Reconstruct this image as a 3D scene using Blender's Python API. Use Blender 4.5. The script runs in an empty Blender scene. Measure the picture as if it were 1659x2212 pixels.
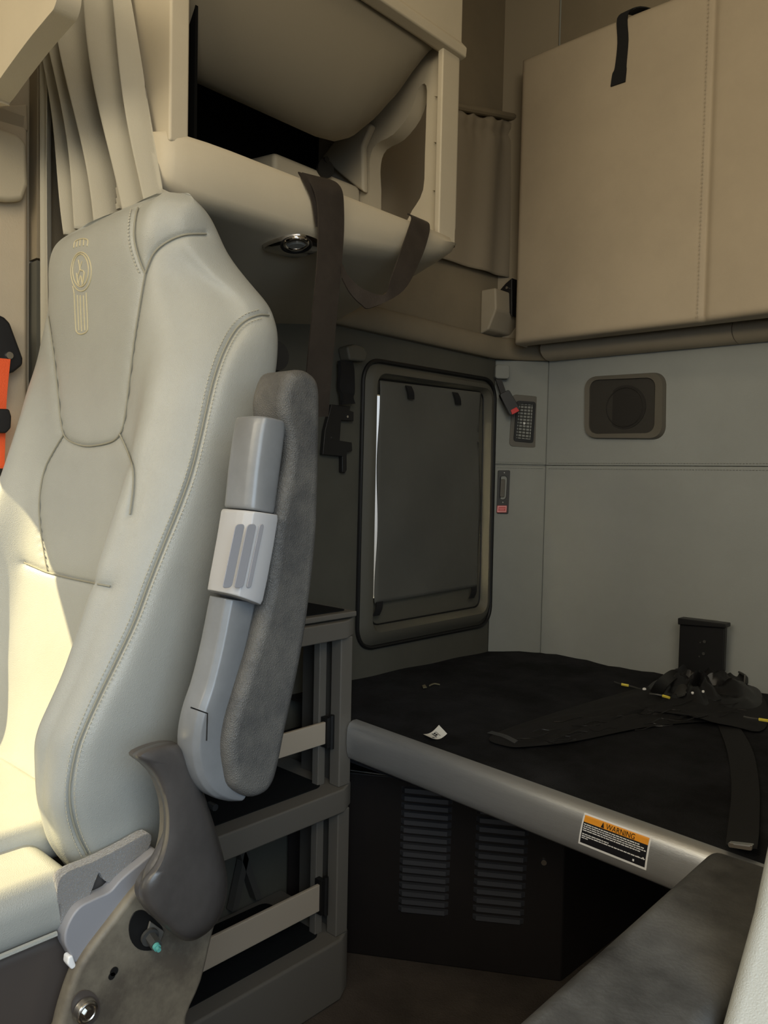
import bpy, math, random
import numpy as np
from mathutils import Matrix, Vector
from mathutils.bvhtree import BVHTree
random.seed(4); RNG = np.random.RandomState(4)
S = bpy.context.scene
COL = S.collection
# ------------------------------------------------------------------ camera
H = 1.09                                   # eye height above the cab floor
F, CX, CY = 1700.0, 829.5, 1106.0          # focal length in pixels of the 1659x2212 frame
def nrm(v): v = np.array(v, float); return v / np.linalg.norm(v)
_y = nrm((2400 - CX, 1070 - CY, F)); _x = np.array((-1840., -108., F)); _x = nrm(_x - _y * _x.dot(_y))
_X = -_x; _Y = _y; _Z = np.cross(_X, _Y)
if _Z[1] > 0: _Z = -_Z
W = np.array([_X, _Y, _Z])
cd = bpy.data.cameras.new('camera'); cam = bpy.data.objects.new('camera', cd); COL.objects.link(cam)
cd.sensor_fit = 'VERTICAL'; cd.sensor_height = 24.0; cd.lens = 24.0 * F / 2212.0; cd.clip_start = 0.02
r_, u_, b_ = W @ np.array((1, 0, 0.)), W @ np.array((0, -1, 0.)), W @ np.array((0, 0, -1.))
cam.matrix_world = Matrix(((r_[0], u_[0], b_[0], 0), (r_[1], u_[1], b_[1], 0), (r_[2], u_[2], b_[2], H), (0, 0, 0, 1)))
S.camera = cam
# ------------------------------------------------------------------ light
S.view_settings.view_transform = 'Standard'; S.view_settings.look = 'None'
S.view_settings.gamma = 1.0; S.view_settings.exposure = 0.12; S.view_settings.use_curve_mapping = False
world = bpy.data.worlds.new('sky'); S.world = world; world.use_nodes = True
bg = world.node_tree.nodes['Background']; bg.inputs[0].default_value = (0.93, 0.96, 1.0, 1); bg.inputs[1].default_value = 0.8
wt = world.node_tree; wn = wt.nodes; tcn = wn.new('ShaderNodeTexCoord'); sep = wn.new('ShaderNodeSeparateXYZ'); wr = wn.new('ShaderNodeValToRGB')
wt.links.new(tcn.outputs['Generated'], sep.inputs[0]); mm = wn.new('ShaderNodeMapRange'); mm.inputs['From Min'].default_value = -.15; mm.inputs['From Max'].default_value = .15
wt.links.new(sep.outputs['Z'], mm.inputs['Value']); wt.links.new(mm.outputs['Result'], wr.inputs['Fac'])
wr.color_ramp.elements[0].color = (.30, .27, .22, 1); wr.color_ramp.elements[1].color = (.90, .95, 1.0, 1); wt.links.new(wr.outputs['Color'], bg.inputs['Color'])
def look(o, d): o.rotation_euler = Vector(d).to_track_quat('-Z', 'Y').to_euler()
def area(name, loc, d, sx, sy, power, col, spread=180):
    l = bpy.data.lights.new(name, 'AREA'); l.shape = 'RECTANGLE'; l.size = sx; l.size_y = sy; l.energy = power; l.color = col; l.spread = math.radians(spread)
    o = bpy.data.objects.new(name, l); COL.objects.link(o); o.location = (loc[0], loc[1], loc[2] + H); look(o, d); return o
sl = bpy.data.lights.new('sun', 'SUN'); sl.energy = 11.5; sl.angle = 0.012; sl.color = (1.0, 0.83, 0.46)
sun = bpy.data.objects.new('sun', sl); COL.objects.link(sun); sun.location = (-4, -3, 4); look(sun, (1, 0.9, -0.95))
area('driver_door_daylight', (0.64, -0.25, 0.12), (-1, 0.55, -0.85), 0.9, 0.7, 6.5, (0.60, 0.80, 1.0), 110)
area('driver_window_daylight', (0.64, -0.35, 0.90), (-1, 0.75, -0.30), 0.8, 0.6, 10.5, (1.0, 0.87, 0.64))
area('windshield_daylight', (-0.55, -1.15, 0.85), (-0.04, 1, -0.28), 1.5, 0.6, 21.0, (1.0, 0.87, 0.63))
area('added_warm_fill', (-0.45, 0.35, 1.40), (0.0, 0.5, -1), 0.5, 0.3, 2.5, (1.0, 0.82, 0.55))  # added warm fill from above, no lamp there
# ------------------------------------------------------------------ projection of photo measurements onto the cab's own planes
def ray(px, py): return W @ nrm((px - CX, py - CY, F))
def U(px, py, ax, v):
    r = ray(px, py); return r * (v / r[ax])
def UP(px, py, p0, n):
    r = ray(px, py); n = np.array(n, float); return r * (np.dot(p0, n) / np.dot(r, n))
def A(*v): return np.array(v, float)
# ------------------------------------------------------------------ materials
def mat(name, col, rough=0.6, metal=0.0, bump=0.0, bscale=400.0, btype='noise', var=0.0, vscale=8.0, spec=0.4, sheen=0.0,
        coat=0.0, var2=None, stretch=None, emit=0.0, bdist=0.001, alpha=None):
    m = bpy.data.materials.new(name); m.use_nodes = True; nt = m.node_tree; N = nt.nodes; L = nt.links
    b = N['Principled BSDF']; b.inputs['Base Color'].default_value = (*col, 1); b.inputs['Roughness'].default_value = rough
    b.inputs['Metallic'].default_value = metal; b.inputs['Specular IOR Level'].default_value = spec
    b.inputs['Sheen Weight'].default_value = sheen; b.inputs['Coat Weight'].default_value = coat
    tc = N.new('ShaderNodeTexCoord'); mp = N.new('ShaderNodeMapping'); L.new(tc.outputs['Object'], mp.inputs[0])
    if stretch: mp.inputs['Scale'].default_value = stretch
    if var > 0:
        n = N.new('ShaderNodeTexNoise'); n.inputs['Scale'].default_value = vscale; n.inputs['Detail'].default_value = 6
        n.inputs['Roughness'].default_value = 0.65; L.new(mp.outputs[0], n.inputs[0])
        cr = N.new('ShaderNodeValToRGB'); c2 = var2 or tuple(min(1, c * (1 + var)) for c in col)
        cr.color_ramp.elements[0].position = 0.36; cr.color_ramp.elements[0].color = (*[c * (1 - var) for c in col], 1)
        cr.color_ramp.elements[1].position = 0.68; cr.color_ramp.elements[1].color = (*c2, 1)
        L.new(n.outputs[0], cr.inputs[0]); L.new(cr.outputs[0], b.inputs['Base Color'])
    if bump > 0:
        if btype == 'leather':
            t = N.new('ShaderNodeTexVoronoi'); t.feature = 'DISTANCE_TO_EDGE'; t.inputs['Scale'].default_value = bscale
        else:
            t = N.new('ShaderNodeTexNoise'); t.inputs['Scale'].default_value = bscale; t.inputs['Detail'].default_value = 3
        L.new(mp.outputs[0], t.inputs[0])
        bm_ = N.new('ShaderNodeBump'); bm_.inputs['Strength'].default_value = bump; bm_.inputs['Distance'].default_value = bdist
        L.new(t.outputs[0], bm_.inputs['Height']); L.new(bm_.outputs[0], b.inputs['Normal'])
    if emit > 0:
        b.inputs['Emission Color'].default_value = (*col, 1); b.inputs['Emission Strength'].default_value = emit
    return m
M = {}
M['leather'] = mat('seat_leather', (.325, .33, .305), .42, bump=.38, bscale=480, btype='leather', var=.05, vscale=6, spec=.45)
M['seam'] = mat('dark_seam_thread', (.26, .25, .20), .8)  # darker grey thread along the seams
M['thread'] = mat('stitch_thread', (.40, .385, .32), .8)
M['gold'] = mat('gold_embroidery', (.50, .445, .29), .5, bump=.5, bscale=900)
M['beige'] = mat('beige_moulded_plastic', (.46, .405, .305), .55, bump=.12, bscale=500, var=.03)
M['beige_dk'] = mat('beige_trim_plastic', (.38, .33, .25), .6, bump=.12, bscale=500, var=.03)
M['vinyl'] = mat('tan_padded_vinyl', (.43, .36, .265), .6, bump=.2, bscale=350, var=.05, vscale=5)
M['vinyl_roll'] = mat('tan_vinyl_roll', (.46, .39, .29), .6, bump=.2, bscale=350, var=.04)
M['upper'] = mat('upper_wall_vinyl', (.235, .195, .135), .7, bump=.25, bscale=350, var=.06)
M['curtain'] = mat('privacy_curtain_cloth', (.36, .335, .27), .85, bump=.3, bscale=600, sheen=.2)
M['curtain2'] = mat('window_curtain_cloth', (.30, .255, .19), .9, bump=.3, bscale=600)
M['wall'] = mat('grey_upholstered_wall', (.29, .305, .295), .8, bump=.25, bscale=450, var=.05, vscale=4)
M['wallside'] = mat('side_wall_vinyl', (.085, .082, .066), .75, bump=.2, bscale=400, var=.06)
M['strip'] = mat('corner_panel_vinyl', (.27, .28, .26), .75, bump=.2, bscale=400, var=.04)
M['hatch'] = mat('hatch_frame_plastic', (.095, .09, .072), .55, bump=.15, bscale=500)
M['shade'] = mat('window_shade_cloth', (.105, .103, .09), .9, bump=.25, bscale=700, var=.05)
M['rubber'] = mat('black_rubber', (.008, .008, .008), .5)
M['black'] = mat('black_plastic', (.012, .012, .013), .4)
M['inner_black'] = mat('flat_near_black', (.004, .004, .004), .95, spec=.1)  # near-black inside the cubby; stands in for shade behind the curtain gap
M['webbing'] = mat('black_webbing', (.030, .024, .020), .55, bump=.5, bscale=500, var=.25, vscale=14, spec=.3)
M['blackweb'] = mat('deep_black_webbing', (.008, .008, .009), .8, bump=.4, bscale=600)
M['carpet'] = mat('black_bunk_carpet', (.011, .0115, .013), .95, bump=.8, bscale=300, var=.35, vscale=7, var2=(.022, .023, .027), spec=.15, bdist=.002)
M['mat'] = mat('black_shelf_mat', (.007, .008, .009), .95, bump=.6, bscale=500, spec=.15)
M['floor'] = mat('dark_floor_carpet', (.075, .062, .052), .95, bump=.8, bscale=250, var=.25, vscale=6, bdist=.002, spec=.1)
M['shelf'] = mat('taupe_shelf_plastic', (.135, .125, .108), .55, bump=.12, bscale=600)
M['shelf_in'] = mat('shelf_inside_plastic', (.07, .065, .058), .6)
M['bar'] = mat('cream_shelf_lip', (.42, .36, .285), .5)
M['alu'] = mat('brushed_aluminium', (.54, .55, .56), .38, metal=.75, bump=.2, bscale=60, stretch=(1, 40, 40), var=.06, vscale=30)
M['silver'] = mat('silver_grey_plastic', (.165, .172, .18), .33, bump=.06, bscale=200, var=.12, vscale=14, spec=.6)
M['dial'] = mat('pale_grey_dial', (.38, .38, .39), .4)
M['pad'] = mat('charcoal_grained_foam', (.08, .08, .08), .55, bump=.9, bscale=420, btype='leather', var=.3, vscale=16, var2=(.115, .11, .10))
M['charcoal'] = mat('charcoal_plastic', (.062, .056, .053), .38, bump=.15, bscale=300, var=.2, vscale=12, spec=.55)
M['dusty'] = mat('dusty_painted_steel', (.125, .105, .082), .55, bump=.15, bscale=120, var=.25, vscale=11, var2=(.25, .22, .165))
M['fleece'] = mat('grey_fleece', (.19, .18, .17), 1.0, bump=1.0, bscale=420, sheen=.6, bdist=.004)
M['lav'] = mat('pale_lilac_grey_plastic', (.26, .26, .28), .5, bump=.1, bscale=300)
M['brown'] = mat('dark_brown_plastic', (.075, .062, .055), .35, spec=.6)
M['steel'] = mat('zinc_steel', (.62, .60, .56), .25, metal=1.0)
M['chrome'] = mat('chrome', (.75, .70, .64), .12, metal=1.0)
M['darkbox'] = mat('dark_brown_steel', (.013, .0105, .010), .45, var=.2, vscale=4)
M['louver'] = mat('dark_pressed_steel', (.055, .056, .062), .4, metal=.2)
M['orange'] = mat('orange_belt_webbing', (.75, .10, .025), .6, bump=.5, bscale=600)
M['yellow'] = mat('yellow_wire', (.75, .62, .08), .5)
M['white'] = mat('white_paper', (.80, .80, .76), .6)
M['red'] = mat('red_plastic', (.65, .03, .03), .4)
M['redlabel'] = mat('red_label', (.62, .10, .10), .5)
M['pink'] = mat('pink_label_print', (.80, .42, .40), .5)
M['label_orange'] = mat('warning_orange', (.90, .36, .03), .45)
M['label_black'] = mat('label_black', (.012, .012, .016), .45)
M['label_white'] = mat('label_white', (.85, .85, .85), .45)
M['mesh'] = mat('speaker_grille_mesh', (.035, .032, .027), .7, bump=.9, bscale=900)
M['cone'] = mat('speaker_cone', (.018, .016, .014), .7)
M['bezel'] = mat('speaker_bezel_plastic', (.12, .11, .09), .45)
M['grey_dk'] = mat('dark_grey_plastic', (.05, .05, .048), .45)
M['clear'] = mat('cloudy_lens', (.25, .25, .23), .15, spec=.8)
M['arm_black'] = mat('dusty_black_vinyl', (.020, .020, .021), .50, bump=.5, bscale=260, var=.35, vscale=9, var2=(.085, .085, .082), spec=.5)
M['lit_reveal'] = mat('daylit_window_reveal', (.75, .70, .58), .5)  # pale tint paints the daylight onto the dark hatch's window edge
M['teal'] = mat('teal_cap', (.10, .35, .32), .35)
# glass
g = bpy.data.materials.new('window_glass'); g.use_nodes = True
gb = g.node_tree.nodes['Principled BSDF']; gb.inputs['Base Color'].default_value = (.95, .97, .97, 1); gb.inputs['Roughness'].default_value = .02
gb.inputs['Transmission Weight'].default_value = 1.0; gb.inputs['IOR'].default_value = 1.45; M['glass'] = g
# ------------------------------------------------------------------ mesh helpers (a shape is (verts, faces))
def join(*sh):
    V, Fc = [], []
    for v, f in sh:
        n = len(V); V += [tuple(p) for p in v]; Fc += [tuple(i + n for i in q) for q in f]
    return V, Fc
def box(x0, x1, y0, y1, z0, z1):
    v = [(x, y, z) for z in (z0, z1) for y in (y0, y1) for x in (x0, x1)]
    return v, [(0, 2, 3, 1), (4, 5, 7, 6), (0, 1, 5, 4), (1, 3, 7, 5), (3, 2, 6, 7), (2, 0, 4, 6)]
def hexa(a, b): # two matching loops of 4 points
    v = list(a) + list(b); return v, [(3, 2, 1, 0), (4, 5, 6, 7)] + [(i, (i + 1) % 4, 4 + (i + 1) % 4, 4 + i) for i in range(4)]
def prism(pts, vec):
    n = len(pts); vec = np.array(vec, float); v = [np.array(p) for p in pts] + [np.array(p) + vec for p in pts]
    return v, [tuple(range(n))[::-1], tuple(range(n, 2 * n))] + [(i, (i + 1) % n, n + (i + 1) % n, n + i) for i in range(n)]
def ppx(pix, ax, v, t):
    vec = [0, 0, 0]; vec[ax] = t
    return prism([U(x, y, ax, v) for x, y in pix], vec)
def rpoly(pts, r, n=5):
    out = []; m = len(pts); pts = [np.array(p, float) for p in pts]
    for i in range(m):
        p, a, b = pts[i], pts[i - 1], pts[(i + 1) % m]
        da, db = a - p, b - p; la, lb = np.linalg.norm(da), np.linalg.norm(db); rr = min(r, la * .48, lb * .48)
        s, e = p + da / la * rr, p + db / lb * rr
        for k in range(n + 1):
            t = k / n; out.append((1 - t) ** 2 * s + 2 * t * (1 - t) * (p * .82 + (s + e) * .09) + t * t * e)
    return out
def frame(outer, inner, vec):
    n = len(outer); vec = np.array(vec, float)
    v = [np.array(p) for p in outer] + [np.array(p) for p in inner]; v = v + [p + vec for p in v]; f = []
    for i in range(n):
        j = (i + 1) % n
        f += [(i, j, n + j, n + i), (2 * n + i, 3 * n + i, 3 * n + j, 2 * n + j), (i, 2 * n + i, 2 * n + j, j), (n + i, n + j, 3 * n + j, 3 * n + i)]
    return v, f
def cat(P, n=8, closed=False):
    P = np.array(P, float); out = []; m = len(P)
    rng = m if closed else m - 1
    for i in range(rng):
        if closed: p0, p1, p2, p3 = P[i - 1], P[i], P[(i + 1) % m], P[(i + 2) % m]
        else: p0, p1, p2, p3 = P[max(i - 1, 0)], P[i], P[i + 1], P[min(i + 2, m - 1)]
        for k in range(n):
            t = k / n
            out.append(.5 * ((2 * p1) + (-p0 + p2) * t + (2 * p0 - 5 * p1 + 4 * p2 - p3) * t * t + (-p0 + 3 * p1 - 3 * p2 + p3) * t ** 3))
    if not closed: out.append(P[-1])
    return np.array(out)
def tube(path, r, n=8, closed=False, caps=True):
    P = [np.array(p, float) for p in path]; m = len(P); V, Fc = [], []
    rr = r if hasattr(r, '__len__') else [r] * m
    up = None
    for i, p in enumerate(P):
        a = P[i - 1] if (i > 0 or closed) else p; b = P[(i + 1) % m] if (i < m - 1 or closed) else p
        t = nrm(b - a + 1e-12)
        if up is None: up = nrm(np.cross(t, (0.31, 0.2, 0.93)) + 1e-9)
        up = nrm(up - t * up.dot(t)); w = np.cross(t, up)
        for k in range(n):
            q = 2 * math.pi * k / n; V.append(p + rr[i] * (math.cos(q) * up + math.sin(q) * w))
    for i in range(m if closed else m - 1):
        for k in range(n):
            a, b = i * n + k, i * n + (k + 1) % n; c, d = ((i + 1) % m) * n + (k + 1) % n, ((i + 1) % m) * n + k
            Fc.append((a, b, c, d))
    if not closed and caps: Fc += [tuple(range(n))[::-1], tuple(range((m - 1) * n, m * n))]
    return V, Fc
def grid(rows, closed=False, cap=False):
    V = [tuple(p) for r in rows for p in r]; m = len(rows[0]); Fc = []
    for i in range(len(rows) - 1):
        for k in range(m if closed else m - 1):
            Fc.append((i * m + k, i * m + (k + 1) % m, (i + 1) * m + (k + 1) % m, (i + 1) * m + k))
    if cap: Fc += [tuple(range(m))[::-1], tuple(range((len(rows) - 1) * m, len(rows) * m))]
    return V, Fc
def ribbon(L, R, th=.0016, n=8, nrmvec=None):
    L, R = cat(L, n), cat(R, n); rows = []
    for i in range(len(L)):
        a, b = L[i], R[i]; t = (L[min(i + 1, len(L) - 1)] - L[max(i - 1, 0)]) + (R[min(i + 1, len(L) - 1)] - R[max(i - 1, 0)])
        nn = nrm(np.cross(t, b - a) + 1e-12) * th
        rows.append([a - nn, b - nn, b + nn, a + nn])
    return grid(rows, closed=True, cap=True)
def disc(c, nvec, r, h, n=24, r2=None):
    nvec = nrm(nvec); u = nrm(np.cross(nvec, (0.1, 0.2, 1))); w = np.cross(nvec, u); c = np.array(c, float); r2 = r if r2 is None else r2
    ra = [c + r * (math.cos(2 * math.pi * k / n) * u + math.sin(2 * math.pi * k / n) * w) for k in range(n)]
    rb = [c + nvec * h + r2 * (math.cos(2 * math.pi * k / n) * u + math.sin(2 * math.pi * k / n) * w) for k in range(n)]
    return grid([ra, rb], closed=True, cap=True)
def ring(c, nvec, r, rt, n=32, m=10, sx=1.0, sy=1.0, u=None):
    nvec = nrm(nvec); u = nrm(np.cross(nvec, (0.1, 0.2, 1))) if u is None else nrm(u); w = np.cross(nvec, u); c = np.array(c, float)
    return tube([c + r * (sx * math.cos(2 * math.pi * k / n) * u + sy * math.sin(2 * math.pi * k / n) * w) for k in range(n)], rt, m, closed=True)
def thing(name, label, catg, loc, group=None, kind=None):
    o = bpy.data.objects.new(name, None); COL.objects.link(o); o.location = (loc[0], loc[1], loc[2] + H); o.empty_display_size = .05
    tag(o, label, catg, group, kind); return o
def tag(o, label=None, catg=None, group=None, kind=None):
    if label: o['label'] = label
    if catg: o['category'] = catg
    if group: o['group'] = group
    if kind: o['kind'] = kind
    return o
def wloc(o):
    p = Vector((0, 0, 0))
    while o is not None: p = p + Vector(o.location); o = o.parent
    return p
def mk(name, sh, m, parent=None, bevel=0, seg=3, ang=35, sub=0, smooth=True, label=None, catg=None, group=None, kind=None, fix=True):
    V, Fc = sh; V = np.array([tuple(p) for p in V], float); V[:, 2] += H
    c = (V.min(0) + V.max(0)) / 2; c[2] = V[:, 2].min()
    me = bpy.data.meshes.new(name); me.from_pydata([tuple(p) for p in (V - c)], [], [tuple(int(i) for i in f) for f in Fc]); me.update()
    if fix:
        import bmesh
        bm = bmesh.new(); bm.from_mesh(me); bmesh.ops.recalc_face_normals(bm, faces=bm.faces); bm.to_mesh(me); bm.free()
    o = bpy.data.objects.new(name, me); COL.objects.link(o); me.materials.append(M[m] if isinstance(m, str) else m)
    if parent is not None:
        o.parent = parent; pw = wloc(parent); o.location = (c[0] - pw.x, c[1] - pw.y, c[2] - pw.z)
    else: o.location = tuple(c)
    if smooth:
        me.shade_smooth()
        me.set_sharp_from_angle(angle=math.radians(ang))
    if bevel:
        b = o.modifiers.new('bevel', 'BEVEL'); b.width = bevel; b.segments = seg; b.limit_method = 'ANGLE'; b.angle_limit = math.radians(28)
        b.harden_normals = False
        for p in me.polygons: p.use_smooth = True
        for e in me.edges: e.use_edge_sharp = False
        wn = o.modifiers.new('wn', 'WEIGHTED_NORMAL'); wn.keep_sharp = False
    if sub:
        s = o.modifiers.new('sub', 'SUBSURF'); s.levels = s.render_levels = sub
    return tag(o, label, catg, group, kind)
def textmesh(body, size):
    cu = bpy.data.curves.new('lettering', 'FONT'); cu.body = body; cu.size = size; cu.extrude = 0.00005; cu.align_x = 'LEFT'
    o = bpy.data.objects.new('lettering_tmp', cu); COL.objects.link(o); bpy.context.view_layer.update()
    me = bpy.data.meshes.new_from_object(o.evaluated_get(bpy.context.evaluated_depsgraph_get()))
    v = np.array([tuple(p.co) for p in me.vertices]); f = [tuple(p.vertices) for p in me.polygons]
    bpy.data.objects.remove(o); bpy.data.meshes.remove(me); bpy.data.curves.remove(cu); return v, f
def place(tm, o, u, v, n):
    V, f = tm; o, u, v, n = map(np.array, (o, u, v, n)); return [o + p[0] * u + p[1] * v + p[2] * n for p in V], f

# ================================================================== THE SETTING
FL = -1.09; TOP = 1.52
SX = -1.385                                  # sleeper side wall
mk('floor', box(-1.6, .75, -1.3, 2.3, FL - .03, FL), 'floor', smooth=False, kind='structure')
mk('ceiling', box(-1.6, .75, -1.3, 2.3, TOP, TOP + .03), 'beige_dk', smooth=False, kind='structure')
mk('wall_right', box(.66, .70, .55, 2.3, FL, TOP), 'strip', smooth=False, kind='structure')
mk('wall_front', join(box(-1.5, .70, -1.30, -1.26, FL, -.05), box(-1.5, .70, -1.30, -1.26, .75, TOP)), 'beige_dk', smooth=False, kind='structure')
# hatch outlines on the side wall
def sw(px, py): return U(px, py, 0, SX)
gask = rpoly([sw(783, 774), sw(1068, 822), sw(1056, 1348), sw(768, 1405)], .055, 8)
outer = rpoly([A(SX, .60, .368), A(SX, 1.985, .368), A(SX, 1.985, FL), A(SX, .60, FL)], .001, 8)
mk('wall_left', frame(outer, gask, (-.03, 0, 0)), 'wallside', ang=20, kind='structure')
# upper side wall, upper rear wall, corner panel
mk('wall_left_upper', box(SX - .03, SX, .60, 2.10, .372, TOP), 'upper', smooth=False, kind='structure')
rw = lambda x: 2.10 + (x + 1.27) * .035      # rear wall line
zs = [FL, -.3, .055, .372]
mk('wall_rear', join(hexa([A(-1.27, rw(-1.27), FL), A(.66, rw(.66), FL), A(.66, rw(.66), .054), A(-1.27, rw(-1.27), .054)],
                          [A(-1.27, 2.3, FL), A(.66, 2.3, FL), A(.66, 2.3, .052), A(-1.27, 2.3, .052)]),
                     hexa([A(-1.27, rw(-1.27), .055), A(.66, rw(.66), .055), A(.66, rw(.66), .40), A(-1.27, rw(-1.27), .40)],
                          [A(-1.27, 2.3, .055), A(.66, 2.3, .055), A(.66, 2.3, .40), A(-1.27, 2.3, .40)]), box(-1.45, .70, 2.18, 2.24, FL, TOP)), 'wall', bevel=.0025, kind='structure')
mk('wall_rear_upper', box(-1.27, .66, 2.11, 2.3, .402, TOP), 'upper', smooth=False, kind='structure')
def corner(z0, z1, off=0):
    a, b = A(SX + .001, 1.985, 0), A(-1.27, 2.10, 0); n = nrm((1, -1, 0)) * off
    return hexa([a + n + A(0, 0, z0), b + n + A(0, 0, z0), b + n + A(0, 0, z1), a + n + A(0, 0, z1)],
                [A(-1.45, 2.02, z0), A(-1.30, 2.2, z0), A(-1.30, 2.2, z1), A(-1.45, 2.02, z1)])
mk('trim_1', join(corner(FL, .052), corner(.055, .372), corner(FL, .372, -.006), box(-1.47, SX - .005, 1.96, 2.2, FL, TOP), box(-1.32, -1.268, 2.108, 2.2, FL, TOP)), 'strip', bevel=.004, kind='structure')
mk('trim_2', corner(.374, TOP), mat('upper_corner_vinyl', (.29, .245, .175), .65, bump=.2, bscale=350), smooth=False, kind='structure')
# stitched seam line across rear wall and corner
def stitches(path, pitch=.006, r=.0006, duty=.6):
    P = cat(path, 6); out = []; d = np.r_[0, np.cumsum(np.linalg.norm(np.diff(P, axis=0), axis=1))]
    s = 0
    while s + pitch * duty < d[-1]:
        a = [np.interp(s, d, P[:, k]) for k in range(3)]; b = [np.interp(s + pitch * duty, d, P[:, k]) for k in range(3)]
        out.append(tube([a, b], r, 4)); s += pitch
    return join(*out)
for k, dz in enumerate((.062, .045)):
    mk('trim_%d' % (3 + k), join(stitches([A(-1.26, rw(-1.26) - .0015, dz), A(-.3, rw(-.3) - .0015, dz)], .008, .0009),
                                stitches([A(-1.375, 1.993, dz), A(-1.275, 2.093, dz)], .008, .0009)), 'strip', kind='structure')
# padded ledge roll below the folded upper bunk
def roll(path, prof, m, name):
    return mk(name, grid([[p + A(*q) for q in prof] for p in path], closed=True, cap=True), m, ang=60, kind='structure')
rp = [(math.cos(a) * .055, math.sin(a) * .032) for a in np.linspace(0, 2 * math.pi, 17)[:-1]]
roll([A(x, rw(x) - .01, .400) for x in (-1.262, -.72)], [(0, q[0], q[1]) for q in rp], 'vinyl_roll', 'trim_5')
roll([A(x, rw(x) - .01, .400) for x in (-.718, .66)], [(0, q[0], q[1]) for q in rp], 'vinyl_roll', 'trim_6')
roll([A(SX + .01, y, .372 + .03) for y in (.70, 1.4, 1.96)] + [A(SX + .05, 2.03, .402), A(-1.262, 2.085, .402)],
     [(q[1] * .5, 0, q[0] * .6) for q in rp], 'upper', 'trim_7')

# ---- hatch door in the side wall
door = thing('door_1', None, None, (SX, 1.72, -.45), kind='structure')
g2 = rpoly([sw(783, 774), sw(1068, 822), sw(1056, 1348), sw(768, 1405)], .055, 8)
mk('gasket', tube([p + A(.004, 0, 0) for p in g2], .0055, 8, closed=True), 'rubber', door)
f0 = rpoly([sw(789, 782), sw(1063, 828), sw(1051, 1342), sw(774, 1397)], .05, 8)
f1 = rpoly([sw(815, 817), sw(1049, 848), sw(1040, 1310), sw(806, 1352)], .025, 8)
win = rpoly([sw(813, 850) , sw(1043, 880), sw(1038, 1262), sw(808, 1296)], .02, 8)
fr = [[p + A(0.0, 0, 0) for p in f0], [p * .75 + q * .25 + A(.014, 0, 0) for p, q in zip(f0, f1)], [p * .35 + q * .65 + A(.016, 0, 0) for p, q in zip(f0, f1)],
      [p + A(-.012, 0, 0) for p in f1], [p + A(-.014, 0, 0) for p in win]]
fr = [[p + A(-.028, 0, 0) for p in g2], [p + A(-.004, 0, 0) for p in g2]] + fr
mk('hatch_frame', grid([list(r) for r in fr], closed=True), 'hatch', door, ang=50, fix=False)
mk('inner_gasket', tube([p + A(-.008, 0, 0) for p in f1], .0022, 6, closed=True), 'rubber', door)
mk('window_reveal', grid([[p + A(-.014, 0, 0) for p in win], [p + A(-.036, 0, 0) for p in win]], closed=True), 'lit_reveal', door, ang=50)
mk('window_pane', prism([p + A(-.034, 0, 0) for p in win], (-.004, 0, 0)), 'glass', door)
# ---- unseen passenger door opening at the front left, shaped to give the sun patch
PW = -1.42
o_ = rpoly([A(PW, -1.3, TOP), A(PW, .52, TOP), A(PW, .52, FL), A(PW, -1.3, FL)], .001, 4)
i_ = rpoly([A(PW, -.75, .175), A(PW, .47, .175), A(PW, .47, -.45), A(PW, -.75, -.45)], .03, 4)
mk('wall_left_front', join(frame(o_, i_, (-.05, 0, 0)), box(-1.50, -1.42, .50, .72, FL, TOP)), 'beige_dk', smooth=False, kind='structure')
# B pillar trim between the door and the sleeper
mk('trim_8', ppx([(-60, 232), (60, 224), (62, 285), (40, 278), (-60, 250)], 0, -1.40, -.06), 'beige_dk', bevel=.004, kind='structure')
mk('trim_9', prism([A(-1.40, .50, -1.0), A(-1.40, .592, -1.0), A(-1.40, .592, .62), A(-1.40, .50, .62)], (-.10, 0, 0)), 'vinyl_roll', bevel=.008, kind='structure')
mk('trim_10', ppx([(-60, 262), (0, 275), (42, 290), (60, 310), (63, 400), (52, 432), (20, 434), (-60, 425)], 0, -1.375, -.02), 'beige', bevel=.009, seg=4, kind='structure')
# overhead header moulding, top left
hd = cat([(-220, -120), (150, -120), (176, -20), (170, 35), (150, 62), (110, 108), (60, 172), (22, 222), (0, 230), (-220, 235)], 4, closed=True)
mk('trim_11', ppx(hd, 1, .47, -.03), 'beige', bevel=.014, seg=7, kind='structure')

# ================================================================== SLEEPER THINGS
# ---- speaker
def on_rear(px, py, off=0.0):
    p0 = A(-1.27, rw(-1.27) - off, 0); n = nrm((.035, -1, 0)); return UP(px, py, p0, n)
sp = thing('speaker', 'rounded rectangular speaker set in the grey rear wall under the upper bunk', 'speaker', on_rear(1355, 945))
so = rpoly([on_rear(1266, 814), on_rear(1440, 803), on_rear(1438, 950), on_rear(1266, 948)], .035, 7)
si = rpoly([on_rear(1278, 822), on_rear(1420, 816), on_rear(1417, 936), on_rear(1276, 938)], .025, 7)
si2 = [p * .94 + q * .06 for p, q in zip(si, so)]
mk('bezel', grid([so, [p + A(0, -.014, 0) for p in [a * .8 + b * .2 for a, b in zip(so, si)]], [p + A(0, -.012, 0) for p in si], [p + A(0, -.001, 0) for p in si]], closed=True), 'bezel', sp, ang=60, fix=True)
mk('grille', prism([p + A(0, -.006, 0) for p in si], (0, .003, 0)), 'mesh', sp)
cc = on_rear(1352, 880)
mk('cone', join(disc(cc + A(0, -.0065, 0), (0, -1, 0), .062, .0008, 36), ring(cc + A(0, -.007, 0), (0, -1, 0), .055, .002)), 'cone', sp)
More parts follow.
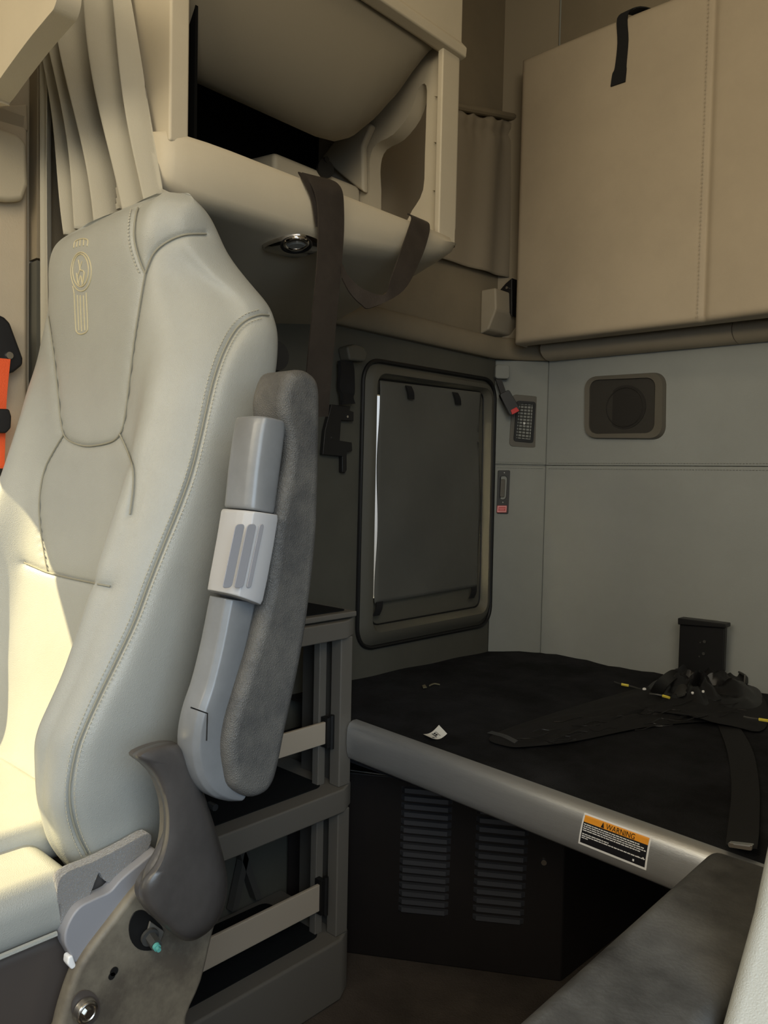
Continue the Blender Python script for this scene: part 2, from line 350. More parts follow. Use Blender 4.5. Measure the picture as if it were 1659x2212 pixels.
# ---- air vent in the corner panel
cn = nrm((1, -.913, 0)); c0 = A(SX, 1.985, 0)
def on_c(px, py, off=0.0): return UP(px, py, c0 + cn * off, cn)
vent = thing('air_vent', 'black barred air vent in a grey frame on the corner panel', 'vent', on_c(1130, 965))
vo = rpoly([on_c(1106, 852), on_c(1164, 857), on_c(1159, 968), on_c(1099, 964)], .012, 6)
vi = rpoly([on_c(1115, 866), on_c(1156, 869), on_c(1150, 957), on_c(1108, 953)], .008, 6)
vj = rpoly([on_c(1120, 872), on_c(1150, 874), on_c(1145, 950), on_c(1113, 947)], .004, 6)
mk('vent_frame', frame(vo, vi, cn * .006), 'bezel', vent, bevel=.001)
mk('vent_rim', frame([p + cn * .001 for p in vi], [p + cn * .001 for p in vj], cn * .009), 'rubber', vent)
mk('vent_backing', prism([p + cn * .0005 for p in vi], cn * .001), 'cone', vent)
for k in range(11):
    t = (k + .5) / 11; a = on_c(1120 - 7 * t, 872 + 74 * t); b = on_c(1150 - 5 * t, 874 + 76 * t)
    mk('vent_slat', tube([a + cn * .004, b + cn * .004], .0021, 6), 'grey_dk', vent)
for k in range(4):
    t = (k + .5) / 4; a = on_c(1120 + 30 * t, 873); b = on_c(1113 + 32 * t, 948)
    mk('vent_fin', tube([a + cn * .0065, b + cn * .0065], .0014, 6), 'grey_dk', vent)
mk('vent_thumb_tab', join(disc(on_c(1131, 915) + cn * .006, cn, .0045, .004, 12, .003)), 'white', vent)
# ---- buckle on a stalk
bk = thing('seat_belt_buckle', 'black belt buckle with red button hanging above the corner air vent', 'buckle', on_c(1085, 800, .03))
mo = on_c(1080, 806, .0)
u_c = nrm(np.cross((0, 0, 1), cn))
mk('mount_cover', prism(rpoly([mo + u_c * s * .022 + A(0, 0, t * .021) for s, t in ((-1, -1), (1, -1), (1, 1), (-1, 1))], .008, 4), cn * .035), 'strip', bk, bevel=.004)
pa, pb, pc = on_c(1077, 820, .03), on_c(1088, 852, .035), on_c(1110, 893, .04)
mk('stalk', ribbon([pa - u_c * .009, pb - u_c * .009], [pa + u_c * .009, pb + u_c * .009], .003, 2), 'black', bk)
dv = nrm(pc - pb); sv = nrm(np.cross(dv, cn))
bb = [pb - dv * .006 + sv * .016, pb - dv * .006 - sv * .016, pc - sv * .018, pc + sv * .018]
mk('buckle_body', prism(rpoly(bb, .006, 3), cn * .020), 'black', bk, bevel=.003)
mk('release_button', hexa([pc - dv * .014 + sv * .010 + cn * .019, pc - dv * .014 - sv * .010 + cn * .019, pc - sv * .012 + cn * .019, pc + sv * .012 + cn * .019],
                          [pc - dv * .014 + sv * .010 + cn * .024, pc - dv * .014 - sv * .010 + cn * .024, pc - sv * .012 + cn * .024, pc + sv * .012 + cn * .024]), 'red', bk, bevel=.001, label='red release button')
# ---- hatch latch with red label
lt = thing('hatch_latch', 'dark recessed hatch latch with a red label on the corner panel', 'latch', on_c(1084, 1110))
lo = rpoly([on_c(1075, 1016), on_c(1101, 1016), on_c(1097, 1110), on_c(1072, 1109)], .004, 4)
li = rpoly([on_c(1079, 1028), on_c(1095, 1028), on_c(1092, 1079), on_c(1077, 1078)], .009, 4)
mk('latch_plate', frame(lo, li, cn * .007), 'grey_dk', lt, bevel=.0015)
mk('latch_recess', prism([p + cn * .0008 for p in li], cn * .001), 'rubber', lt)
mk('latch_lever', prism(rpoly([on_c(1081, 1035), on_c(1091, 1035), on_c(1089, 1074), on_c(1079, 1074)], .004, 4), cn * .006), 'bezel', lt, bevel=.002)
mk('screw_head', disc(on_c(1088, 1021) + cn * .007, cn, .002, .001, 10), 'steel', lt); mk('screw_head', disc(on_c(1085, 1085) + cn * .007, cn, .002, .001, 10), 'steel', lt)
rl = mk('red_label', prism(rpoly([on_c(1074, 1092, .007), on_c(1095, 1092, .007), on_c(1094, 1107, .007), on_c(1073, 1107, .007)], .002, 3), cn * .0008), 'redlabel', lt)
mk('label_print', join(frame(rpoly([on_c(1075, 1093, .008), on_c(1094.4, 1093, .008), on_c(1093, 1106, .008), on_c(1074, 1106, .008)], .0015, 3),
                             rpoly([on_c(1077, 1095, .008), on_c(1092.6, 1095, .008), on_c(1091.5, 1104, .008), on_c(1076, 1104, .008)], .001, 3), cn * .0004),
                       hexa([on_c(1078, 1098, .008), on_c(1091, 1098, .008), on_c(1091, 1099, .008), on_c(1078, 1099, .008)], [p + cn * .0004 for p in [on_c(1078, 1098, .008), on_c(1091, 1098, .008), on_c(1091, 1099, .008), on_c(1078, 1099, .008)]]),
                       hexa([on_c(1079, 1101, .008), on_c(1089, 1101, .008), on_c(1089, 1102, .008), on_c(1079, 1102, .008)], [p + cn * .0004 for p in [on_c(1079, 1101, .008), on_c(1089, 1101, .008), on_c(1089, 1102, .008), on_c(1079, 1102, .008)]])), 'pink', rl)
# ---- window shade with its fastening tabs
shd = thing('sunshade', 'dark grey cloth sunshade tabbed over the side hatch window', 'sunshade', sw(920, 1300))
def shx(a, b): # a across, b down
    tl, tr, br, bl = A(821, 822), A(1040, 848), A(1035, 1266), A(812, 1303)
    p = (1 - b) * ((1 - a) * tl + a * tr) + b * ((1 - a) * bl + a * br)
    if a < .02: p[0] += 2.2 * math.sin(b * 11 + .6) - 1.5
    if a > .98: p[0] += 3.4 * math.sin(b * 9 + 2.6) - 2.5
    w = .004 * math.sin(a * 9 + b * 3) * math.sin(b * 7 + 1) + .003 * math.sin(b * 14 - a * 5)
    return U(p[0], p[1], 0, SX + .004 + w)
rows = [[shx(a, b) for a in np.linspace(0, 1, 41)] for b in np.linspace(0, 1, 61)]
o = mk('shade_cloth', grid(rows), 'shade', shd, ang=80); sd = o.modifiers.new('thick', 'SOLIDIFY'); sd.thickness = .002; sd.offset = 0
for (x, y, x2, y2) in ((882, 834, 888, 862), (983, 848, 990, 874), (820, 1300, 812, 1330), (1024, 1268, 1018, 1292)):
    a, b = U(x, y, 0, SX + .012), U(x2, y2, 0, SX + .014); s = A(0, .012, 0)
    mk('shade_tab', ribbon([a - s, (a + b) / 2 - s + A(.004, 0, 0), b - s], [a + s, (a + b) / 2 + s + A(.004, 0, 0), b + s], .0015, 3), 'blackweb', shd, label='black fastening tab')
# ---- beige bracket on the side wall and bunk latch
hb = thing('bunk_bracket', 'beige wall bracket block below the window curtain at the upper bunk corner', 'bracket', U(1070, 740, 0, SX))
blk = [U(1042, 636, 1, 1.90), U(1076, 640, 1, 1.90), U(1077, 690, 1, 1.90), U(1060, 722, 1, 1.90), U(1042, 716, 1, 1.90)]
mk('bracket_block', prism([A(SX, 1.90, .435), A(SX, 1.90, .563), A(SX + .052, 1.90, .563), A(SX + .056, 1.90, .50), A(SX + .03, 1.90, .445)], (0, .13, 0)), 'beige_dk', hb, bevel=.006)
mk('hinge_plate', prism([U(x, y, 1, 1.97) for x, y in ((1078, 628), (1092, 612), (1106, 600), (1106, 684), (1096, 670), (1092, 640), (1082, 640))], (0, .03, 0)), 'black', hb, bevel=.002)
mk('hinge_bolt', disc(U(1096, 622, 1, 1.968), (0, -1, 0), .004, .004, 12), 'steel', hb)
# ---- folded upper bunk
ub = thing('upper_bunk', 'tan padded upper bunk folded up flat against the rear wall', 'bunk', (-.7, 1.97, .40))
BX0, BX1, BZ0, BZ1, BY = -1.287, .60, .400, 1.205, 1.93
def ubp(x, z):
    d = .006 * math.exp(-((x + .745) / .010) ** 2) * 1.1
    bul = .005 * math.sin(min(1, max(0, (x - BX0) / .54)) * math.pi) if x < -.745 else .009 * min(1, (x + .745) / .12)
    e = min(x - BX0, z - BZ0, BZ1 - z, BX1 - x); er = .016 * (1 - math.sqrt(max(0, 1 - (1 - min(1, e / .016)) ** 2)))
    return A(x, BY + d - bul + er, z)
xs = sorted(set([BX0 + k for k in (0, .002, .005, .009, .014)] + list(np.linspace(BX0 + .02, -.79, 26)) + list(np.linspace(-.78, -.71, 29)) + list(np.linspace(-.70, BX1 - .01, 24)) + [BX1]))
zz = [BZ0 + k for k in (0, .002, .005, .009, .014)] + list(np.linspace(BZ0 + .02, BZ1 - .02, 30)) + [BZ1 - k for k in (.014, .009, .005, .002, 0)]
rows = [[ubp(x, z) for x in xs] for z in zz]
rows = [[A(x, 2.0, BZ0 + .004) for x in xs]] + rows + [[A(x, 2.0, BZ1 - .004) for x in xs]]
pn = mk('bunk_cushion', grid(rows), 'vinyl', ub, ang=60, fix=False)
mk('cushion_end', hexa([A(BX0, BY + .016, BZ0), A(BX0, BY + .016, BZ1), A(BX0, 2.0, BZ1), A(BX0, 2.0, BZ0)], [A(BX0 + .004, BY + .016, BZ0), A(BX0 + .004, BY + .016, BZ1), A(BX0 + .004, 2.0, BZ1), A(BX0 + .004, 2.0, BZ0)]), 'vinyl', ub, smooth=False)
mk('seam_stitching', join(stitches([A(-.757, BY - .0058, BZ0 + .01), A(-.757, BY - .0058, BZ1 - .01)], .010, .0011)), 'vinyl_roll', ub)
mk('bunk_board', box(BX0 + .01, BX1, 1.995, 2.03, BZ0 + .01, BZ1 - .02), 'black', ub, smooth=False)
s1 = [(-.975, 1.203), (-.972, 1.14), (-.976, 1.08), (-.979, 1.065), (-.982, 1.035)]
wd = [.0145, .0145, .0155, .019, .020]
L = [A(-.94, 1.99, 1.209)] + [A(-.965, BY - .002, 1.209)] + [A(x - w, BY - .008, z) for (x, z), w in zip(s1, wd)]
R = [A(-.90, 1.99, 1.216)] + [A(-.930, BY - .002, 1.213)] + [A(x + w, BY - .008, z) for (x, z), w in zip(s1, wd)]
mk('pull_strap', ribbon(L, R, .0018, 4), 'blackweb', ub, label='black pull strap')
# ---- upper side curtain
cu = thing('window_curtain', 'small gathered tan curtain on the upper side wall between cabinet and bunk', 'curtain', (SX + .02, 1.8, .61))
def cy_z(y, b): return 1.005 + (y - 1.7) * .24 + b * (.605 - 1.005 + (y - 1.7) * (.04 - .24))
rows = []
for b in np.linspace(0, 1, 50):
    r = []
    for y in np.linspace(1.36, 2.065, 150):
        ph = (y - 1.36) / .705; fold = math.sin(ph * 27 + 1.6 * math.sin(ph * 7) + b * 1.6) * .007 * (1 - .3 * b) + math.sin(ph * 97 + 2) * .003 * max(0, 1 - b * 5)
        if b < .09: fold *= .6
        pin = -.006 * math.exp(-((b - .08) / .025) ** 2)
        r.append(A(SX + .020 + fold * .8 + pin, y, cy_z(y, b) + .004 * math.sin(ph * 60) * (1 if b == 0 else 0)))
    rows.append(r)
o = mk('curtain_cloth', grid(rows), 'curtain2', cu, ang=80); sd = o.modifiers.new('thick', 'SOLIDIFY'); sd.thickness = .0015; sd.offset = 0
mk('curtain_rail', tube([A(SX + .02, y, cy_z(y, 0) + .014) for y in (1.36, 1.7, 2.065)], .011, 10), 'upper', cu)

# ---- lower bunk platform
zl, zr = -.505, -.552                    # rail top at left and right end
def rail_z(x): return zl + (x + 1.14) / .73 * (-.023)
bp = thing('lower_bunk', 'black carpeted lower bunk platform with silver front rail and warning label', 'bunk', (-.7, 1.5, -.62))
XR = .62
def plat(x, y):
    t = (y - 1.16) / .95; z = (1 - t) * (rail_z(x) - .004) + t * (-.519)
    return z + .0025 * math.sin(x * 23 + y * 9) * math.sin(y * 17) + .0015 * math.sin(x * 61)
rows = [[A(x, y, plat(x, y)) for x in np.linspace(-1.384, XR, 60)] for y in np.linspace(1.165, 2.10, 40)]
top = grid(rows)
under = grid([[A(x, y, -.60) for x in (-1.384, XR)] for y in (1.17, 2.10)])
mk('carpet_top', join(top, box(-1.384, XR, 1.17, 2.095, -.60, -.585)), 'carpet', bp, ang=70)
prof = [(1.172, 0), (1.160, .0005), (1.150, -.004), (1.1455, -.012), (1.1435, -.025), (1.143, -.045), (1.1445, -.062), (1.149, -.075), (1.158, -.082), (1.172, -.083)]
rows = [[A(x, y, rail_z(x) + dz) for y, dz in prof] for x in np.linspace(-1.147, XR, 12)]
rail = mk('front_rail', grid(rows, closed=True, cap=True), 'alu', bp, ang=50)
# warning label on the rail
def on_rail(px, py): return U(px, py, 1, 1.1425)
LC = [on_rail(1260, 1757), on_rail(1406, 1810), on_rail(1395, 1881), on_rail(1248, 1822)]
def lab(a, b, off=0.0):   # a right, b down in the label
    p = (1 - b) * ((1 - a) * LC[0] + a * LC[1]) + b * ((1 - a) * LC[3] + a * LC[2]); 
    dz = rail_z(p[0]) - p[2]; ys = np.interp(dz, [-p_[1] for p_ in prof[2:-1]], [p_[0] for p_ in prof[2:-1]])
    return A(p[0], ys - .0006 - off, p[2])
def lquad(a0, a1, b0, b1, off=0.0, n=8):
    return grid([[lab(a0 + (a1 - a0) * i / n, b0 + (b1 - b0) * j / n, off) for i in range(n + 1)] for j in range(n + 1)])
wl = mk('warning_label', lquad(0, 1, 0, 1), 'label_white', rail, label='orange and black warning label')
# (a label is printed: its print lies on it)
mk('label_header', lquad(.025, .975, .045, .25, .0003), 'label_orange', rail)
mk('label_panel', lquad(.025, .975, .25, .93, .0003), 'label_black', rail)
tm = textmesh('WARNING', 1.0); tx = tm[0][:, 0].max()
tV = [lab(.36 + p[0] / tx * .42, .232 - p[1] / .72 * .165, .0008) for p in tm[0]]
tri = grid([[lab(.285 + .05 * k, .232 - dz * .165, .0008) for k in (a_, 1 - a_)] for a_, dz in ((0, 0), (.25, .5), (.49, 1))])
mk('label_lettering', join((tV, tm[1]), tri), 'label_black', rail)
wk = []
rr = random.Random(8)
for b, a1 in ((.31, .88), (.375, .93), (.44, .96), (.505, .90), (.62, .44), (.685, .97), (.75, .14)):
    a = .04
    while a < a1 - .01:
        w = rr.uniform(.02, .075); w = min(w, a1 - a); wk.append(lquad(a, a + w, b - .016, b + .016, .0006, 2)); a += w + .008
wk.append(lquad(.80, .825, .80, .87, .0006, 2)); wk.append(lquad(.86, .885, .66, .70, .0006, 2)); wk.append(lquad(.93, .95, .64, .69, .0006, 2))
mk('label_fine_print', join(*wk), 'label_white', rail)

# louvred box under the bunk
la, lb_ = A(-1.245, 1.256, 0), A(-.838, 1.511, 0); ln = nrm(np.cross(lb_ - la, (0, 0, 1)));
if ln[1] > 0: ln = -ln
lu = nrm(lb_ - la)
lx = thing('storage_box', 'dark brown steel box with two columns of louvres under the lower bunk', 'storage box', (la + lb_) / 2 + A(0, 0, FL))
zt = UP(800, 1672, la, ln)[2]
mk('box_body', hexa([A(-1.37, 1.178, FL + .001), lb_ + A(0, 0, FL + .001), lb_ + A(.02, .5, FL + .001), A(-1.37, 2.05, FL + .001)],
                    [A(-1.37, 1.178, zt), lb_ + A(0, 0, zt), lb_ + A(.02, .5, zt), A(-1.37, 2.05, zt)]), 'darkbox', lx, bevel=.004)
mk('box_edge_strip', tube([UP(755, 1664, la + ln * .004, ln), UP(870, 1679, la + ln * .004, ln)], .0018, 6), 'steel', lx)
for (xl0, xr0, y0, xl1, xr1, y1, n, sl_) in ((868, 978, 1700, 861, 968, 1956, 16, 9), (1030, 1144, 1745, 1021, 1131, 1974, 13, 10)):
    for k in range(n):
        t = k / (n - 1); yy = y0 + (y1 - y0) * t; a = UP(xl0 + (xl1 - xl0) * t, yy - 1, la + ln * .0, ln); b = UP(xr0 + (xr1 - xr0) * t, yy + sl_, la, ln)
        rowsL = []
        for s in np.linspace(0, 1, 15):
            e = min(1, min(s, 1 - s) / .09); e = math.sqrt(1 - (1 - e) ** 2); p = a + (b - a) * s
            rowsL.append([p + A(0, 0, .0005) + ln * .0005, p + A(0, 0, -.001) + ln * .007 * e, p + A(0, 0, -.0105) + ln * .0085 * e, p + A(0, 0, -.012) + ln * .0005])
        mk('louver', grid(rowsL, closed=True, cap=True), 'louver', lx, ang=40)
mk('box_screw', disc(UP(1175, 1862, la + ln * .001, ln), ln, .006, .004, 14), 'steel', lx)

# ---- bracket standing on the bunk by the rear wall
br = thing('seat_belt_anchor', 'black steel anchor bracket standing on the bunk against the rear wall', 'bracket', U(1515, 1455, 1, 2.05))
Yb = 2.06
bq = lambda x, y, d=0: U(x, y, 1, Yb + d)
mk('bracket_plate', prism([bq(1468, 1345), bq(1566, 1352), bq(1562, 1452), bq(1548, 1466), bq(1500, 1470), bq(1464, 1452)], (0, .02, 0)), 'black', br, bevel=.003)
mk('bracket_flange', prism([bq(1464, 1335, -.01), bq(1568, 1348, -.01), bq(1568, 1357, -.01), bq(1464, 1349, -.01)], (0, .035, 0)), 'black', br, bevel=.002)
for (x, y, r) in ((1522, 1386, .004), (1513, 1388, .002), (1520, 1412, .004), (1511, 1418, .002)):
    mk('bracket_screw', disc(bq(x, y, -.002), (0, -1, 0), r, .002, 10), 'grey_dk', br)
wp = thing('wall_loop', 'white oval plastic loop on the rear wall behind the black bracket', 'loop', U(1530, 1345, 1, 2.09))
mk('loop_plate', prism(rpoly([U(1500, 1334, 1, rw(-.8)), U(1560, 1341, 1, rw(-.8)), U(1562, 1362, 1, rw(-.8)), U(1500, 1356, 1, rw(-.8))], .012, 5), (0, -.007, 0)), 'strip', wp, bevel=.002)
mk('loop_insert', prism(rpoly([U(1504, 1337, 1, rw(-.8) - .007), U(1553, 1343, 1, rw(-.8) - .007), U(1553, 1352, 1, rw(-.8) - .007), U(1504, 1348, 1, rw(-.8) - .007)], .006, 4), (0, -.002, 0)), 'white', wp)
# ---- tangled net and straps on the bunk
def onp(px, py, h=0.0):
    z = -.52
    for _ in range(6):
        p = U(px, py, 2, z + h); z = plat(p[0], min(2.1, max(1.165, p[1])))
    return U(px, py, 2, z + h)
net = thing('restraint_net', 'crumpled black restraint net lying folded on the lower bunk', 'net', onp(1350, 1550))
def heap(name, poly, hh, seed, m, parent, nn_=26, amp=.4, base=.006):
    P = [onp(x, y, base) for x, y in poly]; c = sum(P) / len(P); C = cat(P, 5, closed=True); rs = np.random.RandomState(seed); rows = []
    ph = rs.rand(6) * 6
    for j in range(nn_):
        t = j / (nn_ - 1); s = 1 - t; hgt = hh * math.sin(min(1, t * 1.6) * math.pi / 2)
        row = []
        for i, q in enumerate(C):
            a = i / len(C) * 2 * math.pi
            w = 1 + amp * (math.sin(a * 5 + ph[0] + t * 6) * .5 + math.sin(a * 9 + ph[1] - t * 9) * .35 + math.sin(a * 17 + ph[2] + t * 15) * .2) * (1 if 0 < t else 0)
            p = c + (q - c) * s; p = p + A(0, 0, hgt * w); row.append(p)
        rows.append(row)
    return mk(name, grid(rows, closed=True, cap=True), m, parent, ang=80)
heap('net_fold', [(1095, 1612), (1060, 1590), (1180, 1545), (1330, 1500), (1420, 1480), (1560, 1478), (1640, 1500), (1659, 1540), (1640, 1580), (1540, 1560), (1400, 1570), (1250, 1600), (1150, 1612)], .012, 3, 'blackweb', net, amp=.5)
heap('net_bunch', [(1395, 1490), (1420, 1468), (1460, 1462), (1520, 1470), (1590, 1468), (1640, 1490), (1640, 1530), (1560, 1545), (1470, 1530), (1410, 1510)], .030, 7, 'black', net, amp=.9)
mk('net_hem', ribbon([onp(1052, 1583, .006), onp(1085, 1592, .008), onp(1112, 1606, .006)], [onp(1062, 1579, .012), onp(1092, 1587, .015), onp(1120, 1600, .012)], .001, 4), 'grey_dk', net)
rl_ = random.Random(5); cords = []
for k in range(26):
    x = rl_.uniform(1110, 1560); y = 1600 - (x - 1100) * .17 + rl_.uniform(-26, 22); P = [onp(x + d, y + rl_.uniform(-5, 5) - d * .1, .017 + rl_.uniform(0, .006)) for d in (0, 18, 38, 60)]
    cords.append(tube(cat(P, 4), .0009, 5))
tag(mk('net_cords', join(*cords), 'black', net), kind='stuff')
st1 = thing('coiled_strap', 'black webbing strap looped left of the black anchor bracket', 'strap', onp(1435, 1478))
mk('strap_band', ribbon([onp(1402, 1500, .004), onp(1420, 1470, .045), onp(1450, 1448, .055), onp(1466, 1455, .04), onp(1470, 1480, .01)], [onp(1425, 1512, .004), onp(1440, 1486, .04), onp(1462, 1466, .05), onp(1474, 1470, .035), onp(1482, 1492, .01)], .0015, 5), 'black', st1)
mk('strap_sleeve', ribbon([onp(1440, 1492, .01), onp(1470, 1478, .035), onp(1490, 1468, .02)], [onp(1446, 1510, .01), onp(1480, 1500, .03), onp(1498, 1486, .012)], .002, 5), 'grey_dk', st1)
st2 = thing('belt_sleeve', 'shiny black plastic belt sleeve right of the black anchor bracket', 'belt sleeve', onp(1590, 1478))
sq = [onp(1556, 1470, .01), onp(1578, 1440, .035), onp(1618, 1462, .03), onp(1616, 1480, .01), onp(1575, 1478, .012)]
mk('sleeve_shell', prism(rpoly(sq, .006, 3), (0, -.03, .008)), 'black', st2, bevel=.005)
mk('sleeve_rim', tube([p + A(0, -.031, .009) for p in sq], .003, 6, closed=True), 'grey_dk', st2)
tl_ = thing('tie_down_strap', 'black flat strap crossing the lower bunk down to the silver buckle', 'strap', onp(1600, 1700))
mk('strap_band', ribbon([onp(1548, 1560, .004), onp(1570, 1620, .004), onp(1580, 1700, .004), onp(1572, 1790, .006), U(1568, 1822, 1, 1.15)],
                        [onp(1590, 1560, .004), onp(1625, 1620, .004), onp(1640, 1700, .004), onp(1640, 1790, .006), U(1636, 1832, 1, 1.15)], .0015, 5), 'blackweb', tl_)
bkp = [U(1576, 1816, 1, 1.12), U(1630, 1822, 1, 1.12), U(1628, 1834, 1, 1.12), U(1578, 1826, 1, 1.12)]
mk('metal_buckle', prism(rpoly(bkp, .002, 3), (0, -.008, 0)), 'steel', tl_, bevel=.001, label='silver metal buckle')
mk('buckle_slot', prism(rpoly([U(1584, 1821, 1, 1.111), U(1622, 1826, 1, 1.111), U(1621, 1829, 1, 1.111), U(1585, 1824, 1, 1.111)], .001, 2), (0, -.001, 0)), 'alu', tl_)
# loose wires with yellow ends
for (pts, lb) in (([(1327, 1473), (1342, 1478), (1358, 1481), (1375, 1486), (1392, 1492)], 'thin black wire with yellow sleeve lying left of the net'),
                  ([(1402, 1499), (1416, 1500), (1432, 1503), (1446, 1507)], 'short wire with yellow sleeve beside the coiled strap'),
                  ([(1606, 1548), (1620, 1551), (1640, 1554), (1660, 1557)], 'wire with yellow sleeve at the right edge of the net')):
    w = thing('loose_wire', lb, 'wire', onp(*pts[0]), group=None)
    h_ = .008 if pts[0][0] < 1400 else .03
    mk('wire', tube(cat([onp(x, y, h_) for x, y in pts], 4), .0022, 6), 'grey_dk', w)
    i0 = 1 if len(pts) == 5 else 2
    mk('yellow_sleeve', tube(cat([onp(x, y, h_ + .001) for x, y in pts[i0:i0 + 2]], 4), .0034, 6), 'yellow', w, label='yellow sleeve')
for (x, y, lb) in ((1392, 1490, 'small white connector at the end of the left wire'), (1496, 1498, 'tiny shiny screw on the bunched net, left one'), (1519, 1495, 'tiny shiny screw on the bunched net, right one')):
    mk('wire_connector' if x < 1400 else 'screw', disc(onp(x, y, .012 if x < 1400 else .040), (.1, -.5, 1), .0045 if x < 1400 else .003, .003, 10), 'label_white', catg='connector' if x < 1400 else 'screw', label=lb)
# paper tag and scrap
tg = [onp(914, 1588, .004), onp(948, 1568, .010), onp(966, 1587, .004), onp(933, 1597, .006)]
tgo = thing('paper_tag', 'small curled white printed paper tag near the silver rail', 'tag', onp(940, 1588))
rows = [[tg[0] * (1 - a) * (1 - b) + tg[1] * a * (1 - b) + tg[3] * (1 - a) * b + tg[2] * a * b + A(0, 0, -.006 * math.sin(a * math.pi) + .002) for a in np.linspace(0, 1, 9)] for b in np.linspace(0, 1, 9)]
mk('tag_sheet', grid(rows), 'white', tgo, ang=80)
def tgp(a, b, e=.001): return tg[0] * (1 - a) * (1 - b) + tg[1] * a * (1 - b) + tg[3] * (1 - a) * b + tg[2] * a * b + A(0, 0, -.006 * math.sin(a * math.pi) + .002 + e)
def tq(a0, a1, b0, b1): return grid([[tgp(a0, b0), tgp(a1, b0)], [tgp(a0, b1), tgp(a1, b1)]])
mk('tag_print', join(tq(.42, .47, .2, .75), tq(.50, .62, .25, .38), tq(.50, .62, .45, .6), tq(.66, .68, .2, .8), tq(.15, .3, .7, .85)), 'label_black', tgo)
mk('paper_scrap', join(prism([onp(912, 1482, .004), onp(918, 1480, .005), onp(922, 1486, .004), onp(914, 1487, .004)], (0, 0, .002)), tube(cat([onp(928, 1481, .004), onp(938, 1477, .005), onp(950, 1479, .004)], 3), .002, 5)),
   mat('tan_scrap', (.16, .145, .09), .8), catg='scrap', label='tiny tan paper scrap on the carpet below the hatch')

# ---- hanging bracket and coiled webbing on the side wall left of the hatch
hk = thing('belt_bracket', 'black notched steel belt bracket on the side wall left of the hatch', 'bracket', sw(725, 1020))
px_ = [(709, 874), (750, 879), (748, 887), (757, 890), (757, 910), (730, 908), (727, 952), (753, 956), (754, 974), (742, 977), (742, 1015), (738, 1022), (732, 1020), (732, 986), (690, 982), (695, 930)]
mk('bracket_plate', ppx(px_, 0, SX + .004, .012), 'black', hk, bevel=.0015)
mk('rivet', disc(U(750, 900, 0, SX + .016), (1, 0, 0), .003, .002, 10), 'steel', hk); mk('slot', disc(U(715.5, 945, 0, SX + .016), (1, 0, 0), .002, .001, 8), 'grey_dk', hk)
cw = thing('hanging_belt', 'short gathered black belt hanging from a grey cap left of the hatch', 'belt', sw(748, 870))
mk('mount_cap', ppx([(728, 752), (746, 746), (766, 752), (774, 768), (768, 784), (734, 781)], 0, SX + .001, .035), 'hatch', cw, bevel=.006)
L = [U(x, y, 0, SX + .02 + d) for x, y, d in ((732, 779, 0), (734, 800, .006), (731, 835, .0), (738, 855, .008), (736, 874, .0))]
R = [U(x, y, 0, SX + .02 + d) for x, y, d in ((759, 781, 0), (762, 800, -.004), (764, 845, .006), (760, 858, -.002), (765, 872, .004))]
mk('belt_webbing', ribbon(L, R, .005, 6), 'blackweb', cw)

# ================================================================== OVERHEAD CABINET
cb = thing('overhead_cabinet', 'beige moulded overhead cabinet with an open cubby above the shelf unit', 'cabinet', (-1.2, .95, .40))
CXF = -1.0
# tray with lip: sections in x-z, lofted along y
ys_ = [.612, .620, .63, .65, .68, .72, .76, .80, .86, .90, .95, 1.08, 1.16, 1.22, 1.26, 1.285, 1.292]
mk('curtain_gap_shade', box(-1.384, -1.06, .700, .705, .36, TOP - .002), 'inner_black', cb, smooth=False)  # black sheet added as the shade seen between the curtain folds
def sec(y):
    xf = np.interp(y, [.605, .622, .66, .70, .80, 1.22, 1.27, 1.292], [-1.03, -1.002, -.994, -.990, -.990, -.990, -.995, -1.01])
    zt_ = .492; zb = np.interp(y, [.60, .66, .95, 1.10, 1.22, 1.292], [.425, .408, .412, .428, .452, .478])
    zw = np.interp(y, [.60, 1.0, 1.292], [.325, .335, .376])
    dzm = zb - zw; tw = min(1, max(0, (y - .68) / .22)); xw = -1.128 + (SX + .001 + 1.128) * tw; zw = zw * tw + (zb - .006) * (1 - tw); dzm = zb - zw
    return [A(xw, y, zt_ - .02), A(max(xw + .002, -1.30), y, zt_ - .02), A(xf - .03, y, zt_ - .02), A(xf - .022, y, zt_ - .004), A(xf - .014, y, zt_), A(xf - .004, y, zt_ - .003), A(xf, y, zt_ - .012), A(xf + .004, y, (zt_ + zb) / 2),
            A(xf, y, zb + .006), A(xf - .008, y, zb - .006), A(xf - .04, y, zb - .010 - .08 * dzm), A(max(xf - .12, xw + .004), y, zb - .010 - .32 * dzm), A(max(xf - .22, xw + .002), y, zb - .010 - .60 * dzm), A(xw, y, zw - .010)]
tray = grid([sec(y) for y in ys_], closed=True, cap=True)
mk('shelf_tray', tray, 'beige', cb, ang=60, sub=0)
TB = BVHTree.FromPolygons([tuple(p) for p in tray[0]], [tuple(f) for f in tray[1]])
# end panel at the door end (left)
mk('end_panel', box(-1.128, -1.0, .620, .652, .474, TOP - .001), 'beige', cb, bevel=.004)
